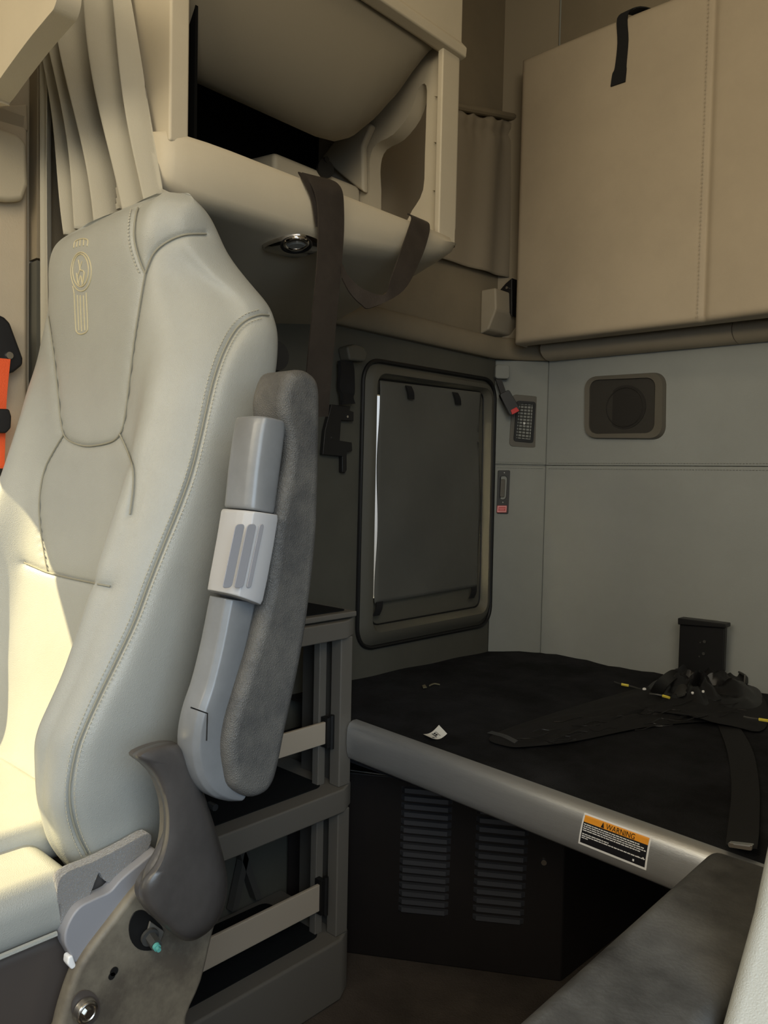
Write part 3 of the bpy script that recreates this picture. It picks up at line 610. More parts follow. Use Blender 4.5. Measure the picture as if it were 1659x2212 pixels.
# far end panel with opening
Ye = 1.245
hole = [(806, 470), (800, 400), (799, 345), (812, 312), (850, 290), (885, 245), (905, 190), (921, 185), (921, 240), (918, 330), (914, 410), (890, 455), (868, 484)]
hp = [U(x, y, 1, Ye) for x, y in cat(hole, 3, closed=True)]
c_ = sum(hp) / len(hp); ol = []
x0, x1, z0, z1 = -1.384, -1.0, .474, .872
for p in hp:
    d = p - c_; t = min(((x1 - c_[0]) / d[0]) if d[0] > 0 else ((x0 - c_[0]) / d[0]) if d[0] < 0 else 9, ((z1 - c_[2]) / d[2]) if d[2] > 0 else ((z0 - c_[2]) / d[2]) if d[2] < 0 else 9)
    ol.append(c_ + d * t)
ep = mk('far_end_panel', frame(ol, hp, (0, .035, 0)), 'beige', cb, ang=30)
mk('front_post', box(-1.012, -.998, 1.225, 1.278, .478, .872), 'beige', cb, bevel=.003)
for z in (.77, .68, .585):
    mk('clip', prism([A(-1.0125, 1.2445, z), A(-1.030, 1.2445, z), A(-1.0125, 1.2445, z - .006)], (0, -.006, 0)), 'beige', cb)
# faceted inner liner ribs at the far end
def yp(x, y, d=0): return U(x, y, 1, Ye - d)
mk('moulded_rib', prism([yp(706, 345), yp(740, 300), yp(790, 262), yp(815, 275), yp(795, 320), yp(797, 420), yp(775, 405), yp(742, 378)], (0, -.018, 0)), 'beige', cb, bevel=.006)
# fascia above the opening
mk('fascia', prism([A(-1.0, 0, .872), A(-.985, 0, .858), A(-.985, 0, .842), A(-1.005, 0, .838), A(-1.03, 0, .846), A(-1.03, 0, TOP - .001), A(-.998, 0, TOP - .001)], (0, .628, 0)) if False else
   (lambda s: ([A(p[0], p[1] + .655, p[2]) for p in s[0]], s[1]))(prism([A(-1.0, 0, .884), A(-.986, 0, .868), A(-.988, 0, .850), A(-1.010, 0, .846), A(-1.03, 0, .86), A(-1.03, 0, TOP - .002), A(-1.0, 0, TOP - .002)], (0, .632, 0))), 'beige', cb, bevel=.003)
mk('fascia_end', prism([A(-1.384, 1.285, .90), A(-1.034, 1.285, .850), A(-1.034, 1.285, TOP - .003), A(-1.384, 1.285, TOP - .003)], (0, -.03, 0)), 'beige_dk', cb, bevel=.003)
# rounded belly of the upper bin
rows = []
for y in [.653, .75, .85, .95, 1.03, 1.08, 1.12, 1.155, 1.185, 1.21, 1.235]:
    zb = np.interp(y, [.65, 1.03, 1.08, 1.12, 1.155, 1.185, 1.21, 1.235], [.655, .655, .662, .682, .715, .752, .80, .855]); xb = -1.15
    z_f = .868; r = []
    for a in np.linspace(0, math.pi / 2, 14):
        r.append(A(-1.018 - (xb + 1.018) * -1 * (1 - math.cos(a)) * 1.0, y, z_f - (z_f - zb) * math.sin(a) ** 1.15))
    for t in np.linspace(.12, 1, 6): r.append(A(xb - t * .06, y, zb + .26 * t * t + .01 * t))
    rows.append(r)
mk('upper_bin', grid(rows), mat('grey_brown_bin', (.20, .175, .13), .5, bump=.1, bscale=400), cb, ang=60, fix=False)
mk('cubby_back', box(-1.383, -1.375, .655, 1.243, .475, .86), 'inner_black', cb, smooth=False)  # near-black panels cover the inside faces of the cubby
mk('cubby_ceiling', box(-1.37, -1.16, .655, 1.10, .80, .81), 'inner_black', cb, smooth=False)
mk('cubby_end', box(-1.127, -1.01, .653, .656, .475, .84), 'inner_black', cb, smooth=False)
mk('cubby_floor', box(-1.37, -1.04, .656, 1.00, .4725, .4745), 'inner_black', cb, smooth=False)
ob = mk('outlet_box', prism([A(-1.374, 1.00, .474), A(-1.235, 1.00, .474), A(-1.235, 1.00, .640), A(-1.374, 1.00, .655)], (0, .244, 0)), 'beige', cb, bevel=.010)
oc = U(700, 366, 0, -1.233)
mk('power_outlet', join(disc(oc, (1, -.2, 0), .019, .008, 24), disc(oc + A(.004, 0, .018), (1, -.2, 0), .006, .006, 12)), 'rubber', ob, label='black round power outlet')
# reading light
ht = TB.ray_cast(Vector((0, 0, 0)), Vector(tuple(ray(632, 528))))
lp, lnv = np.array(ht[0]), np.array(ht[1])
if lnv.dot(ray(632, 528)) > 0: lnv = -lnv
rdl = thing('reading_light', 'chrome almond shaped reading light under the cabinet tray', 'light', lp)
LN = nrm(lnv)
def onl(px, py, off=.0): return UP(px, py, lp + LN * off, LN)
eye = [onl(x, y) for x, y in ((566, 528), (600, 512), (640, 505), (672, 511), (696, 526), (668, 542), (632, 549), (596, 540))]
eyeC = cat(eye, 4, closed=True); ec = sum(eye) / len(eye)
e2 = [ec + (p - ec) * .86 + LN * .010 for p in eyeC]; e1 = [ec + (p - ec) * .97 + LN * .008 for p in eyeC]
mk('light_bezel', grid([list(eyeC), e1, e2], closed=True, cap=True), 'chrome', rdl, ang=50)
mk('light_ring', ring(onl(640, 529, .011), LN, .023, .004, 32, 10), 'rubber', rdl)
mk('light_collar', ring(onl(640, 526, .013), LN, .019, .003, 32, 10), 'chrome', rdl)
mk('light_lens', disc(onl(640, 529, .009), LN, .018, .005, 24, .014), 'clear', rdl)

# ---- webbing strap over the lip
ws = thing('webbing_strap', 'black webbing strap draped over the cabinet lip with a hanging loop', 'strap', U(690, 900, 0, -.97))
def xx(x, y, X): return U(x, y, 0, X)
La = [xx(652, 374, -1.015), xx(662, 383, -.992), xx(676, 405, -.978), xx(685, 440, -.976), xx(687, 485, -.976), xx(685, 560, -.976), xx(679, 630, -.976), xx(671, 710, -.976), xx(662, 800, -.976), xx(654, 900, -.976)]
Ra = [xx(712, 389, -1.015), xx(728, 397, -.992), xx(739, 415, -.978), xx(742, 450, -.976), xx(742, 500, -.976), xx(738, 560, -.976), xx(732, 630, -.976), xx(724, 710, -.976), xx(716, 800, -.976), xx(708, 900, -.976)]
mk('hanging_length', ribbon(La, Ra, .0014, 6), 'webbing', ws)
mk('strap_fold', ribbon([xx(644, 372, -1.0), xx(655, 392, -.986), xx(672, 430, -.981), xx(682, 490, -.98)], [xx(700, 392, -.99), xx(704, 410, -.984), xx(706, 440, -.98), xx(708, 490, -.98)], .0012, 5), 'webbing', ws)
Lb = [xx(738, 570, -.972), xx(755, 600, -.970), xx(785, 625, -.965), xx(830, 637, -.96), xx(845, 600, -.955), xx(866, 540, -.96), xx(880, 500, -.975), xx(889, 470, -.988), xx(880, 462, -1.01)]
Rb = [xx(738, 600, -.972), xx(755, 632, -.970), xx(780, 658, -.965), xx(802, 665, -.96), xx(870, 628, -.955), xx(908, 560, -.96), xx(925, 510, -.975), xx(927, 486, -.988), xx(918, 478, -1.01)]
mk('hanging_loop', ribbon(Lb, Rb, .0014, 6), 'webbing', ws)

# ================================================================== PRIVACY CURTAIN, front left
pc_ = thing('privacy_curtain', 'pleated greige privacy curtain hanging gathered behind the passenger seat', 'curtain', (-1.25, .58, -.3))
folds = [(-1.345, -1.308, .050), (-1.305, -1.262, .060), (-1.258, -1.215, .062), (-1.188, -1.118, .060), (-1.112, -1.078, .050)]
rows = []
for z in np.linspace(1.1, .380, 90):
    sh_ = .32 * (.65 - max(z, .36)) * (1 if z > .3 else 1); r = []
    back = 0.0
    def put(x, y):
        x = x + sh_ if x > -1.36 else x
        if x > -1.36: x = x * (1 - back) - 1.22 * back; y = y + .14 * back
        if z > .40 and x > -1.135: y = min(y, .612)
        r.append(A(max(x, -1.380), y, z))
    for k, (a, b, d) in enumerate(folds):
        m_ = (a + b) / 2; w = (b - a) * .66; d = d * .62; a = m_ - w / 2; b = m_ + w / 2
        put(a - .003, .675)
        for t in np.linspace(0, 1, 30):
            bulge = max(0, math.sin(math.pi * t)) ** .5; wob = .004 * math.sin(z * 9 + k * 2)
            put(a + w * (t + .10 * math.sin(2 * math.pi * t)) + wob, .618 - d * bulge + .006 * math.sin(z * 13 + k))
        put(b + .002, .675)
        if k == 2:
            for t in np.linspace(0, 1, 8): put(b + .027 * t, .640 + .03 * math.sin(math.pi * t))
    rows.append(r)
o = mk('curtain_edge', grid([[A(-1.380 + .033 * t, .606 + .006 * math.sin(t * 9 + z * 4), z) for t in np.linspace(0, 1, 26)] for z in np.linspace(1.1, -.6, 60)]), 'curtain', pc_, ang=80)
sd = o.modifiers.new('thick', 'SOLIDIFY'); sd.thickness = .002; sd.offset = 0
o = mk('curtain_cloth', grid(rows), 'curtain', pc_, ang=80); sd = o.modifiers.new('thick', 'SOLIDIFY'); sd.thickness = .002; sd.offset = 0

# ================================================================== SHELF UNIT
sh = thing('shelf_unit', 'taupe open shelf unit with three tiers and cream lips beside the bunk', 'shelf unit', (-1.26, .9, FL))
XF = -1.15; YR = 1.16; YL = .66
def tier(zt_, zb, m='shelf', matz=True):
    pl = [A(-1.383, YL, zb), A(XF + .012, YL, zb), A(XF + .012, YR - .030, zb), A(XF - .010, YR + .012, zb), A(-1.383, YR + .012, zb)]
    return prism(pl, (0, 0, zt_ - zb))
t1 = mk('shelf_board', tier(-.640, -.690), 'shelf', sh, bevel=.004)
mk('black_mat', prism(rpoly([A(-1.375, YL + .01, -.6395), A(XF - .028, YL + .01, -.6395), A(XF - .028, YR - .05, -.6395), A(-1.36, YR - .05, -.6395)], .02, 4), (0, 0, .002)), 'mat', t1)
t0 = mk('top_board', join(tier(-.290, -.327), [(lambda s: ([A(*p) for p in s[0]], s[1]))(box(-1.383, XF + .004, YL, YR + .006, -.286, -.274))][0]), 'shelf', sh, bevel=.003)
mk('black_mat', prism(rpoly([A(-1.375, YL + .01, -.2735), A(XF - .012, YL + .01, -.2735), A(XF - .012, YR - .01, -.2735), A(-1.37, YR - .01, -.2735)], .01, 4), (0, 0, .002)), 'mat', t0)
tb = mk('plinth', join(tier(-.958, FL + .001)), 'shelf', sh, bevel=.006)
mk('black_mat', prism(rpoly([A(-1.375, YL + .01, -.9575), A(XF - .028, YL + .01, -.9575), A(XF - .028, YR - .05, -.9575), A(-1.36, YR - .05, -.9575)], .02, 4), (0, 0, .002)), 'mat', tb)
for z0, z1 in ((-.958, -.690), (-.640, -.327)):
    mk('corner_post', box(XF - .030, XF, YR - .034, YR, z0, z1), 'shelf', sh, bevel=.003)
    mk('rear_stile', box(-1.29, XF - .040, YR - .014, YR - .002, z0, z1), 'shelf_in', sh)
    mk('inner_stile', box(XF - .055, XF - .036, YR - .060, YR - .040, z0, z1), 'shelf', sh, bevel=.002)
    mk('left_side_panel', box(-1.38, XF - .002, YL, YL + .018, z0, z1), 'darkbox', sh)  # dark colour stands in for shadow on this side of the taupe unit
    for (ya, yb) in ((YR - .17, YR - .075), (YR - .075, YR - .14)):
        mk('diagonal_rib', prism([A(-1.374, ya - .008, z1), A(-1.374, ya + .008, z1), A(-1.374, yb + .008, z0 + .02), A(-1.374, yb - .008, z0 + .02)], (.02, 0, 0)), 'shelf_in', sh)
for (pts, z) in ((((612, 1590), (703, 1555), (703, 1608), (603, 1637)), 0), (((483, 2010), (690, 1912), (690, 1972), (492, 2066)), 0)):
    P = [U(x, y, 0, XF - .022) for x, y in pts]
    zt_ = (P[0][2] + P[1][2]) / 2; zb = (P[2][2] + P[3][2]) / 2; y1 = P[1][1]
    lpb = mk('shelf_lip', box(XF - .028, XF - .020, YL + .02, y1, zb, zt_), 'bar', sh, bevel=.002, label='cream lip rail')
    mk('lip_hinge', join(box(XF - .036, XF - .016, y1, y1 + .012, zb - .008, zt_ + .008), tube([A(XF - .018, y1 + .014, zb - .012), A(XF - .018, y1 + .014, zt_ + .012)], .006, 8)), 'rubber', lpb)

# ================================================================== PASSENGER SEAT
ps = thing('passenger_seat', 'pale grey-green leather passenger seat with folded armrest and gold emblem', 'seat', (-1.08, .25, FL))
Z_ = [-.505, -.47, -.43, -.37, -.30, -.235, -.165, -.08, .00, .08, .13, .165, .20, .235, .27, .305, .335, .355, .368, .374]
C_ = dict(
    yc=[.47, .465, .46, .475, .49, .50, .512, .525, .535, .540, .540, .539, .537, .535, .531, .530, .535, .545, .560, .578],
    ycr=[.45, .43, .405, .392, .388, .42, .445, .472, .500, .523, .535, .545, .552, .550, .542, .536, .540, .549, .563, .580],
    ys=[.47, .445, .42, .395, .41, .448, .482, .515, .545, .573, .590, .608, .636, .640, .600, .572, .567, .570, .580, .588],
    yr=[.53, .53, .535, .54, .555, .575, .600, .627, .650, .675, .688, .695, .700, .702, .685, .655, .640, .625, .612, .600],
    hw=[.215, .230, .240, .247, .250, .250, .250, .250, .250, .250, .250, .248, .242, .222, .190, .174, .168, .164, .155, .136],
    cx=[-1.08] * 12 + [-1.08, -1.078, -1.074, -1.070, -1.066, -1.062, -1.058, -1.055])
zz = np.array(Z_)
def pch(xs, ys, x):   # monotone-ish smooth interpolation
    return np.interp(x, xs, ys)
zf = np.linspace(Z_[0], Z_[-1], 330)
prof_ = {k: np.array([pch(zz, v, z) for z in zf]) for k, v in C_.items()}
ker = np.hanning(25); ker /= ker.sum()
for k in prof_:
    v = prof_[k]; e = np.r_[2 * v[0] - v[12:0:-1], v, 2 * v[-1] - v[-2:-14:-1]]; prof_[k] = np.convolve(e, ker, 'valid')
rows = []
for i, z in enumerate(zf):
    p = {k: prof_[k][i] for k in prof_}; hw, cx = p['hw'], p['cx']
    head = np.clip((z - .20) / .06, 0, 1)
    cr = hw * (.74 * (1 - head) + .70 * head); va = hw * (.50 * (1 - head) + .40 * head)
    pts = []
    def side(s):
        return [(cx + s * (hw - .035), p['yr'] + .004), (cx + s * (hw - .008), p['yr'] - .004), (cx + s * (hw + .004), p['yr'] * .6 + p['ys'] * .4), (cx + s * (hw + .002), p['ys'] + .012),
                (cx + s * (hw - .012), p['ys'] - .010 + .35 * (p['ycr'] - p['ys']) * 0), (cx + s * (hw * .5 + cr * .5 - .002), (p['ys'] + p['ycr']) / 2 - .010), (cx + s * cr, p['ycr']), (cx + s * va, p['yc'] * .85 + p['ycr'] * .15)]
    Ls = side(-1); Rs = side(1)[::-1]
    ctrl = Ls + [(cx, p['yc'])] + Rs
    C2 = cat([(a, b) for a, b in ctrl], 16)
    rows.append([A(a, b, z) for a, b in C2])
rows = np.array(rows)                                 # (nz, nu, 3)
# rounded top
for i in range(len(zf)):
    t = (zf[i] - .352) / .022
    if t > 0:
        pass
SV = rows.reshape(-1, 3).copy(); nz, nu = rows.shape[:2]
SF = [(i * nu + k, i * nu + k + 1, (i + 1) * nu + k + 1, (i + 1) * nu + k) for i in range(nz - 1) for k in range(nu - 1)]
SB = BVHTree.FromPolygons([tuple(p) for p in SV], SF)
def hit(px, py, off=0.0):
    r = ray(px, py); h = SB.ray_cast(Vector((0, 0, 0)), Vector(tuple(r)))
    if h[0] is None: return None
    n = np.array(h[1]); n = n if n.dot(r) < 0 else -n
    return np.array(h[0]) + n * off
def hpath(pts, n=10, off=0.0):
    P = cat([A(*p) for p in pts], n); return [q for q in (hit(x, y, off) for x, y in P) if q is not None]
MAIN = [(584, 679), (562, 678), (530, 690), (505, 715), (480, 762), (460, 820), (446, 880), (431, 950), (412, 1025), (385, 1100), (352, 1180), (320, 1260), (288, 1345), (250, 1425), (213, 1500), (184, 1565), (163, 1625), (151, 1700), (155, 1760), (168, 1808), (188, 1850)]
SEAMS = {'main': MAIN,
         'head_r': [(335, 404), (300, 440), (289, 470), (287, 515), (298, 560), (311, 590)],
         'head_side': [(311, 590), (330, 548), (360, 522), (400, 506), (448, 504)],
         'plate_r': [(311, 590), (300, 650), (286, 740), (275, 830), (266, 900), (256, 935), (235, 954), (190, 963), (160, 958), (138, 944), (129, 915), (122, 850), (112, 760), (102, 690), (97, 645)],
         'plate_low_l': [(133, 940), (112, 975), (94, 1012), (84, 1060), (82, 1110), (88, 1170), (99, 1235)],
         'plate_low_r': [(255, 937), (272, 975), (284, 1015), (285, 1060), (279, 1110)],
         'cross': [(50, 1215), (75, 1226), (100, 1236), (150, 1249), (236, 1266)]}
SP = {k: hpath(v) for k, v in SEAMS.items()}
# grooves pressed into the leather along the seams
VN = np.zeros_like(SV); gu = np.gradient(rows, axis=1); gv = np.gradient(rows, axis=0); VN = np.cross(gu, gv).reshape(-1, 3); VN /= np.linalg.norm(VN, axis=1)[:, None] + 1e-9
if VN[(nz // 2) * nu + nu // 2][1] > 0: VN = -VN
disp = np.zeros(len(SV))
for k, P in SP.items():
    P = np.array(P)
    if len(P) < 2: continue
    lo, hi = P.min(0) - .04, P.max(0) + .04; idx = np.where(((SV > lo) & (SV < hi)).all(1))[0]
    if len(idx) == 0: continue
    q = SV[idx]; dmin = np.full(len(idx), 9.)
    for a, b in zip(P[:-1], P[1:]):
        ab = b - a; t = np.clip(((q - a) @ ab) / (ab @ ab + 1e-12), 0, 1); d = np.linalg.norm(q - (a + t[:, None] * ab), axis=1); dmin = np.minimum(dmin, d)
    disp[idx] = np.maximum(disp[idx], .0028 * np.exp(-(dmin / .0030) ** 2) + .0022 * np.exp(-(dmin / .012) ** 2))
SV2 = SV - VN * disp[:, None]
topc = SV2[(nz - 1) * nu:nz * nu].mean(0); 
nV = [tuple(p) for p in SV2]; nF = list(SF)
# close the top with shrinking rings and the back with a flat shell
last = list(range((nz - 1) * nu, nz * nu))
for s, dz in ((.85, .004), (.5, .007), (.1, .008)):
    base = len(nV)
    for j in range(nu):
        p = SV2[(nz - 1) * nu + j]; q = topc + (p - topc) * s; nV.append((q[0], q[1], topc[2] + dz))
    for j in range(nu - 1): nF.append((last[j], last[j + 1], base + j + 1, base + j))
    last = list(range(base, base + nu))
bkst = mk('backrest', (nV, nF), 'leather', ps, ang=80, fix=False)
mk('backrest_shell', grid([[A(prof_['cx'][i] + s * (prof_['hw'][i] - .012), prof_['yr'][i] + b_, zf[i]) for s, b_ in ((-1, -.004), (-.8, .014), (0, .02), (.8, .014), (1, -.004))] for i in range(0, nz, 6)]), 'charcoal', ps, ang=80, fix=True)
sc = []
for k, P in SP.items():
    if len(P) > 2: sc.append(tube([p - VN[0] * 0 for p in [np.array(q) for q in P]], .0011, 6))
mk('seam_line', join(*[tube([np.array(h_) for h_ in hpath(v, 8, -.0022)], .0012, 6) for v in SEAMS.values()]), 'seam', bkst)
def off_px(pts, d):
    P = cat([A(*p) for p in pts], 6); T = np.gradient(P, axis=0); N_ = np.c_[-T[:, 1], T[:, 0]]; N_ /= np.linalg.norm(N_, axis=1)[:, None] + 1e-9
    return [tuple(p) for p in (P + N_ * d)]
def hstitch(pts, pitch, r, off=.0004):
    P = [q for q in (hit(x, y, off) for x, y in pts) if q is not None]; return stitches(P, pitch, r, .62)
st_ = [hstitch(off_px(MAIN[1:], 10), .0052, .0007), hstitch(off_px(MAIN[1:], -10), .0052, .0007), hstitch(off_px(SEAMS['head_r'], 9), .0052, .0008)]
for q_ in st_: mk('seam_stitching', q_, 'thread', bkst)
# embroidered emblem on the headrest
def hl(pts, closed=False, n=6):
    P = cat([A(*p) for p in pts], n, closed); return [q for q in (hit(x, y, .0004) for x, y in P) if q is not None]
def ell(cx, cy, rx, ry, n=20, tilt=0): return [(cx + rx * math.cos(a) * math.cos(tilt) - ry * math.sin(a) * math.sin(tilt), cy + ry * math.sin(a) + rx * math.cos(a) * math.sin(tilt)) for a in np.linspace(0, 2 * math.pi, n + 1)[:-1]]
em = [tube(hl(ell(176, 587, 22, 42), True, 3), .0009, 6, closed=True), tube(hl(ell(175, 584, 17, 35), True, 3), .0010, 6, closed=True)]
for pl in ([(160, 536), (163, 522), (178, 516), (190, 519), (189, 532)], [(166, 534), (168, 522)], [(173, 532), (174, 519)], [(181, 531), (182, 518)],
           [(161, 634), (164, 700), (166, 716), (175, 722), (188, 716), (190, 700), (187, 632)], [(168, 637), (171, 714)], [(174, 638), (177, 716)], [(181, 638), (184, 714)],
           [(170, 562), (173, 582), (168, 600), (172, 616)], [(178, 564), (174, 582), (182, 588), (178, 616)], [(166, 590), (170, 614), (175, 596), (179, 614), (184, 588)], [(158, 618), (161, 634)]):
    q = hl(pl)
    if len(q) > 1: em.append(tube(q, .00095, 6))
mk('embroidered_emblem', join(*em), 'gold', bkst, label='gold embroidered round emblem above vertical bars')
# side fleece, lower plastics, plate, lever
mk('fleece_strip', ppx(cat([(322, 1800), (322, 1832), (290, 1858), (262, 1890), (246, 1908), (226, 1902), (214, 1886), (196, 1930), (176, 1968), (158, 2008), (145, 2040), (132, 2000), (124, 1950), (127, 1905), (150, 1882), (200, 1862), (260, 1832)], 4, closed=True), 0, -.812, -.016), 'fleece', ps, bevel=.006)
mk('gap_shade_plate', ppx([(300, 1850), (330, 1840), (330, 1900), (200, 2000), (170, 1990), (215, 1880)], 0, -.822, -.01), 'charcoal', ps)  # dark plate standing in for the shaded gap behind the fleece notch
mk('hinge_cover', ppx(cat([(345, 1838), (300, 1868), (262, 1900), (238, 1926), (205, 1942), (170, 1962), (146, 2000), (140, 2036), (152, 2062), (168, 2082), (200, 2070), (260, 1980), (330, 1905)], 4, closed=True), 0, -.800, -.02), 'lav', ps, bevel=.007, seg=4)
mk('hinge_cover_tip', ppx([(148, 2068), (158, 2064), (166, 2088), (156, 2096), (146, 2084)], 0, -.798, -.012), 'label_white', ps, bevel=.002)
PX = -.79
pl_ = mk('side_plate', ppx(cat([(360, 1835), (330, 1880), (285, 1935), (235, 2000), (190, 2060), (165, 2105), (145, 2160), (128, 2225), (120, 2300), (385, 2300), (405, 2200), (438, 2120), (462, 2020), (478, 1960), (475, 1900), (440, 1850), (400, 1830)], 3, closed=True), 0, PX, -.022), 'dusty', ps, bevel=.007, seg=4)
def onpl(px, py, off=.0): return U(px, py, 0, PX + off)
rc = [onpl(x, y, .0008) for x, y in cat([(305, 1965), (318, 1972), (338, 1990), (352, 2010), (340, 2045), (318, 2053), (296, 2048), (281, 2028), (278, 1998), (288, 1972)], 3, closed=True)]
mk('plate_recess', prism(rc, (.0012, 0, 0)), 'rubber', pl_, bevel=.0004)
mk('recess_bracket', prism([onpl(x, y, .003) for x, y in ((322, 1988), (352, 2010), (342, 2040), (312, 2040), (316, 2010))], (.003, 0, 0)), 'shelf', pl_, bevel=.001)
bc = onpl(322, 2022, .006)
mk('bolt', join(disc(bc, (1, -.15, -.1), .010, .004, 20), disc(bc + A(.004, 0, 0), (1, -.15, -.1), .0065, .016, 6, .0065)), 'grey_dk', pl_)
mk('bolt_tip', join(disc(bc + A(.020, -.003, -.002), (1, -.15, -.1), .0045, .004, 16, .004), disc(bc + A(.024, -.0035, -.0025), (1, -.15, -.1), .0025, .004, 12)), 'teal', pl_, label='teal bolt tip')
mk('plate_hole', join(disc(onpl(246, 2098, .0006), (1, 0, 0), .0048, .001, 16), disc(onpl(241, 2108, .0006), (1, 0, 0), .0040, .001, 16)), 'rubber', pl_)
pv = onpl(181, 2178, .001)
mk('pivot_recess', prism([onpl(x, y, .0008) for x, y in ell(184, 2176, 31, 38, 24, .0)], (.0012, 0, 0)), 'brown', pl_)
mk('pivot_bolt', join(disc(pv + A(.002, .0, -.001), (1, 0, 0), .0135, .006, 28, .012), ring(pv + A(.008, 0, -.001), (1, 0, 0), .0095, .002, 24), disc(pv + A(.008, 0, -.001), (1, 0, 0), .005, .004, 6)), 'steel', pl_, label='shiny steel pivot bolt')
# recliner cover (dark sculpted handle)
RX = -.745
cov = cat([(286, 1630), (325, 1610), (372, 1603), (402, 1622), (432, 1690), (464, 1785), (486, 1865), (491, 1925), (476, 1980), (444, 2018), (402, 2033), (358, 2004), (316, 1964), (299, 1930), (306, 1900), (336, 1858), (352, 1800), (351, 1735), (333, 1680), (310, 1652)], 4, closed=True)
def inflate(outline, X0, X1, ctr, prof=((1, 0), (.985, .35), (.95, .62), (.88, .82), (.76, .94), (.55, 1.0), (.3, 1.02), (.05, 1.03)), ridge=None):
    # cross rows run between left and right boundary at the same height: build from spine
    P = [U(x, y, 0, X0) for x, y in outline]; rows = []
    for s, h in prof:
        r = []
        for (x, y), p in zip(outline, P):
            cx_, cy_ = ctr(y); qx = cx_ + (x - cx_) * s; qy = cy_ + (y - cy_) * (s if abs(y - cy_) > 0 else 1)
            r.append(U(qx, qy, 0, X0 + (X1 - X0) * h))
        rows.append(r)
    return grid(rows, closed=True, cap=True)
sx_ = [1603, 1650, 1700, 1760, 1820, 1880, 1940, 2033]; sxx = [345, 368, 388, 405, 408, 400, 392, 398]
ctr_ = lambda y: (np.interp(y, sx_, sxx), np.clip(y, 1650, 1975))
mk('recliner_cover', join(ppx(cov, 0, RX, -.008), inflate(cov, RX, RX + .036, ctr_), tube([U(x, y, 0, RX + d) for (x, y), d in zip([tuple(q) for q in cat([(304, 1629), (338, 1655), (364, 1700), (374, 1750), (372, 1800), (350, 1850), (326, 1895), (320, 1935), (330, 1965)], 4)], np.interp(np.linspace(0, 1, 33), [0, .2, .5, .85, 1], [.002, .014, .019, .014, .006]))], list(np.interp(np.linspace(0, 1, 33), [0, .25, .7, 1], [.004, .0095, .0105, .006])), 12)), 'charcoal', ps, ang=50)
mk('cover_screw', disc(U(452, 1738, 0, RX + .004), (1, 0, 0), .004, .012, 10), 'rubber', ps)
# cushion and base
def cush(z0, z1, x0, x1, y0, y1, m, name, bv, parent=ps, **kw):
    return mk(name, box(x0, x1, y0, y1, z0, z1), m, parent, bevel=bv, seg=6, **kw)
mk('seat_cushion', join(box(-1.345, -.812, -.12, .408, -.505, -.435)), 'leather', ps, bevel=.028, seg=6)
mk('cushion_center', box(-1.25, -.915, -.11, .475, -.47, -.418), 'leather', ps, bevel=.02, seg=5)
mk('cushion_piping', tube([A(-.811, y, -.494) for y in (-.09, .1, .25, .375)], .003, 6), 'leather', ps)
mk('seat_base', join(box(-1.32, -.83, -.10, .42, -.66, -.508), box(-1.25, -.90, -.02, .36, FL + .02, -.66)), 'brown', ps, bevel=.012)
mk('seat_foot', box(-1.30, -.86, -.06, .40, FL + .001, FL + .03), 'black', ps, bevel=.004)

# armrest (folded upright)
AX = -.675
arm = mk('armrest', ppx(cat([(628, 806), (645, 798), (668, 799), (688, 815), (697, 842), (698, 900), (695, 1050), (690, 1170), (672, 1330), (652, 1450), (626, 1570), (610, 1650), (598, 1692), (578, 1718), (545, 1727), (510, 1706), (500, 1672), (494, 1620), (502, 1562), (523, 1490), (556, 1385), (584, 1275), (600, 1140), (618, 1040), (628, 985), (626, 945), (618, 915), (612, 890), (613, 850)], 3, closed=True), 0, AX, -.062), 'pad', ps, bevel=.013, seg=5, label='charcoal grained armrest pad')
def armtube(pix, X, rxs, n=20, flat=.8):
    """pix: list of (cx, cy, halfwidth px); a lofted body whose axis lies in the plane x=X"""
    rows = []
    if len(pix) > 7: pix = [tuple(q) for q in cat([A(*q) for q in pix], 5)]
    P = [U(x, y, 0, X) for x, y, w in pix]
    for i, (x, y, w) in enumerate(pix):
        c = P[i]; t = nrm(P[min(i + 1, len(P) - 1)] - P[max(i - 1, 0)]); s = nrm(np.cross(t, (1, 0, 0)))
        if s[1] < 0: s = -s
        hw_ = np.linalg.norm(U(x + w, y, 0, X) - c); r = []
        for k in range(n):
            a = 2 * math.pi * k / n; ca, sa = math.cos(a), math.sin(a); q = 1 / (abs(ca) ** 3.2 + abs(sa) ** 3.2) ** (1 / 3.2)
            r.append(c + s * ca * q * hw_ + A(1, 0, 0) * sa * q * rxs)
        rows.append(r)
    return grid(rows, closed=True, cap=True)
mk('upper_cap', armtube([(563, 906, 32), (561, 925, 35), (556, 960, 36), (548, 1020, 36), (540, 1090, 35), (538, 1104, 34)], -.706, .028), 'silver', arm, bevel=.003)
dl = mk('tilt_dial', armtube([(540, 1106, 37), (539, 1114, 40), (530, 1170, 40), (517, 1240, 40), (508, 1285, 39), (506, 1291, 36)], -.697, .031), 'dial', arm, ang=50, bevel=.002, label='pale ribbed adjuster dial')
for k, u0 in enumerate((-.55, .15, .75)):
    pa_ = U(538 + u0 * 36, 1132, 0, -.666); pb_ = U(509 + u0 * 36, 1270, 0, -.666)
    s = A(0, .006 if k < 2 else .003, 0)
    mk('dial_flute', prism(rpoly([pa_ - s, pa_ + s, pb_ + s, pb_ - s], .004, 4), (.0012, 0, 0)), 'lav', dl, bevel=.0008)
mk('lower_body', armtube([(503, 1294, 36), (498, 1320, 36), (481, 1400, 35), (461, 1480, 35), (443, 1540, 37), (435, 1590, 37), (440, 1636, 36), (457, 1672, 32), (482, 1696, 23), (505, 1710, 11)], -.712, .022), 'silver', arm, bevel=.002)
mk('pivot_mount', box(-.825, -.735, .535, .560, -.32, -.28), 'charcoal', arm, bevel=.01)
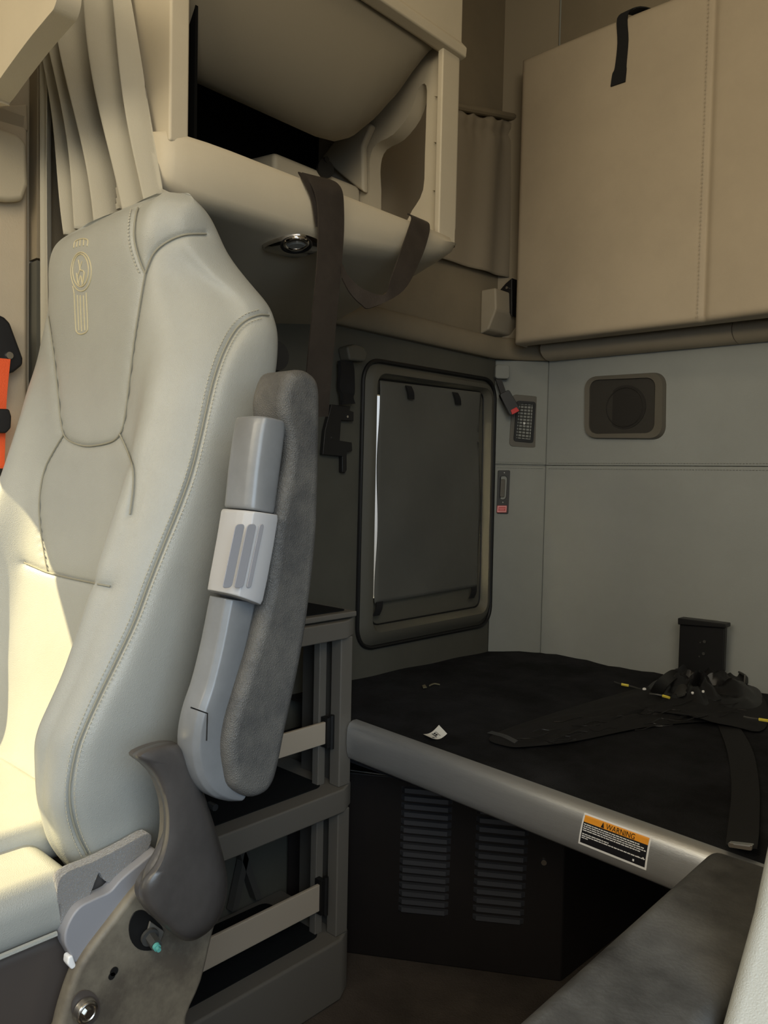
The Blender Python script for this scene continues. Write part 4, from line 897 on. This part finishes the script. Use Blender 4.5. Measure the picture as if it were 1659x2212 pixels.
mk('panel_line', tube([U(412, 1528, 0, -.6735), U(448, 1541, 0, -.6735), U(446, 1600, 0, -.6735)], .0008, 5), 'rubber', arm)
mk('backrest_knob', disc(U(588, 770, 0, -.86) , (1, 0, 0), .022, .012, 28, .020), 'rubber', ps)

# ---- orange seat belt at the far left
ob_ = thing('seat_belt', 'orange seat belt with black guide on the door pillar behind the seat', 'seat belt', U(5, 1040, 0, -1.39))
mk('belt_guide', ppx([(-60, 660), (0, 688), (12, 700), (40, 776), (40, 790), (20, 806), (-60, 830)], 0, -1.385, .02), 'black', ob_, bevel=.005)
mk('guide_bolt', disc(U(20, 768, 0, -1.365), (1, 0, 0), .006, .003, 12), 'steel', ob_)
mk('belt_webbing', ribbon([U(-40, 770, 0, -1.362), U(-42, 850, 0, -1.362), U(-46, 940, 0, -1.364), U(-50, 1010, 0, -1.364)], [U(22, 776, 0, -1.362), U(14, 860, 0, -1.362), U(11, 940, 0, -1.364), U(9, 1012, 0, -1.364)], .0015, 5), 'orange', ob_, label='orange webbing')
mk('belt_clip', ppx([(-40, 882), (14, 884), (19, 900), (18, 925), (8, 936), (-40, 936)], 0, -1.358, .012), 'black', ob_, bevel=.003)
mk('belt_stop', ppx([(-50, 1012), (11, 1012), (9, 1032), (-50, 1032)], 0, -1.366, .008), 'black', ob_)
mk('yellow_band', ppx([(-50, 1034), (8, 1034), (5, 1056), (-50, 1056)], 0, -1.368, .008), 'yellow', ob_, label='yellow band')

# ================================================================== DRIVER SEAT, lower right
ds = thing('driver_seat', 'driver seat edge with dusty black armrest in the lower right foreground', 'seat', (.10, .4, FL))
ax0, ax1, az = -.273, -.176, -.35
mk('armrest', box(ax0, ax1, .10, .778, az - .10, az), 'arm_black', ds, bevel=.014, seg=5, label='dusty black vinyl armrest')
# leather bolster seen past the armrest
bl0 = [A(-.155, .36, -.52), A(-.155, .445, -.44), A(-.155, .536, -.355), A(-.155, .60, -.292), A(-.155, .66, -.20), A(-.155, .70, .0), A(-.155, .69, .10), A(-.155, .80, .10), A(-.155, .82, .0), A(-.155, .78, -.25), A(-.155, .60, -.50), A(-.155, .45, -.56)]
mk('backrest', prism([p + A(-.017, -.028, 0) for p in bl0], (.46, 0, 0)), 'leather', ds, bevel=.012, seg=5)
mk('seat_cushion', box(-.14, .34, -.25, .45, -.58, -.50), 'leather', ds, bevel=.03, seg=5)
mk('seat_base', join(box(-.12, .32, -.15, .42, -.70, -.585), box(-.05, .25, -.05, .38, FL + .001, -.70)), 'brown', ds, bevel=.01)
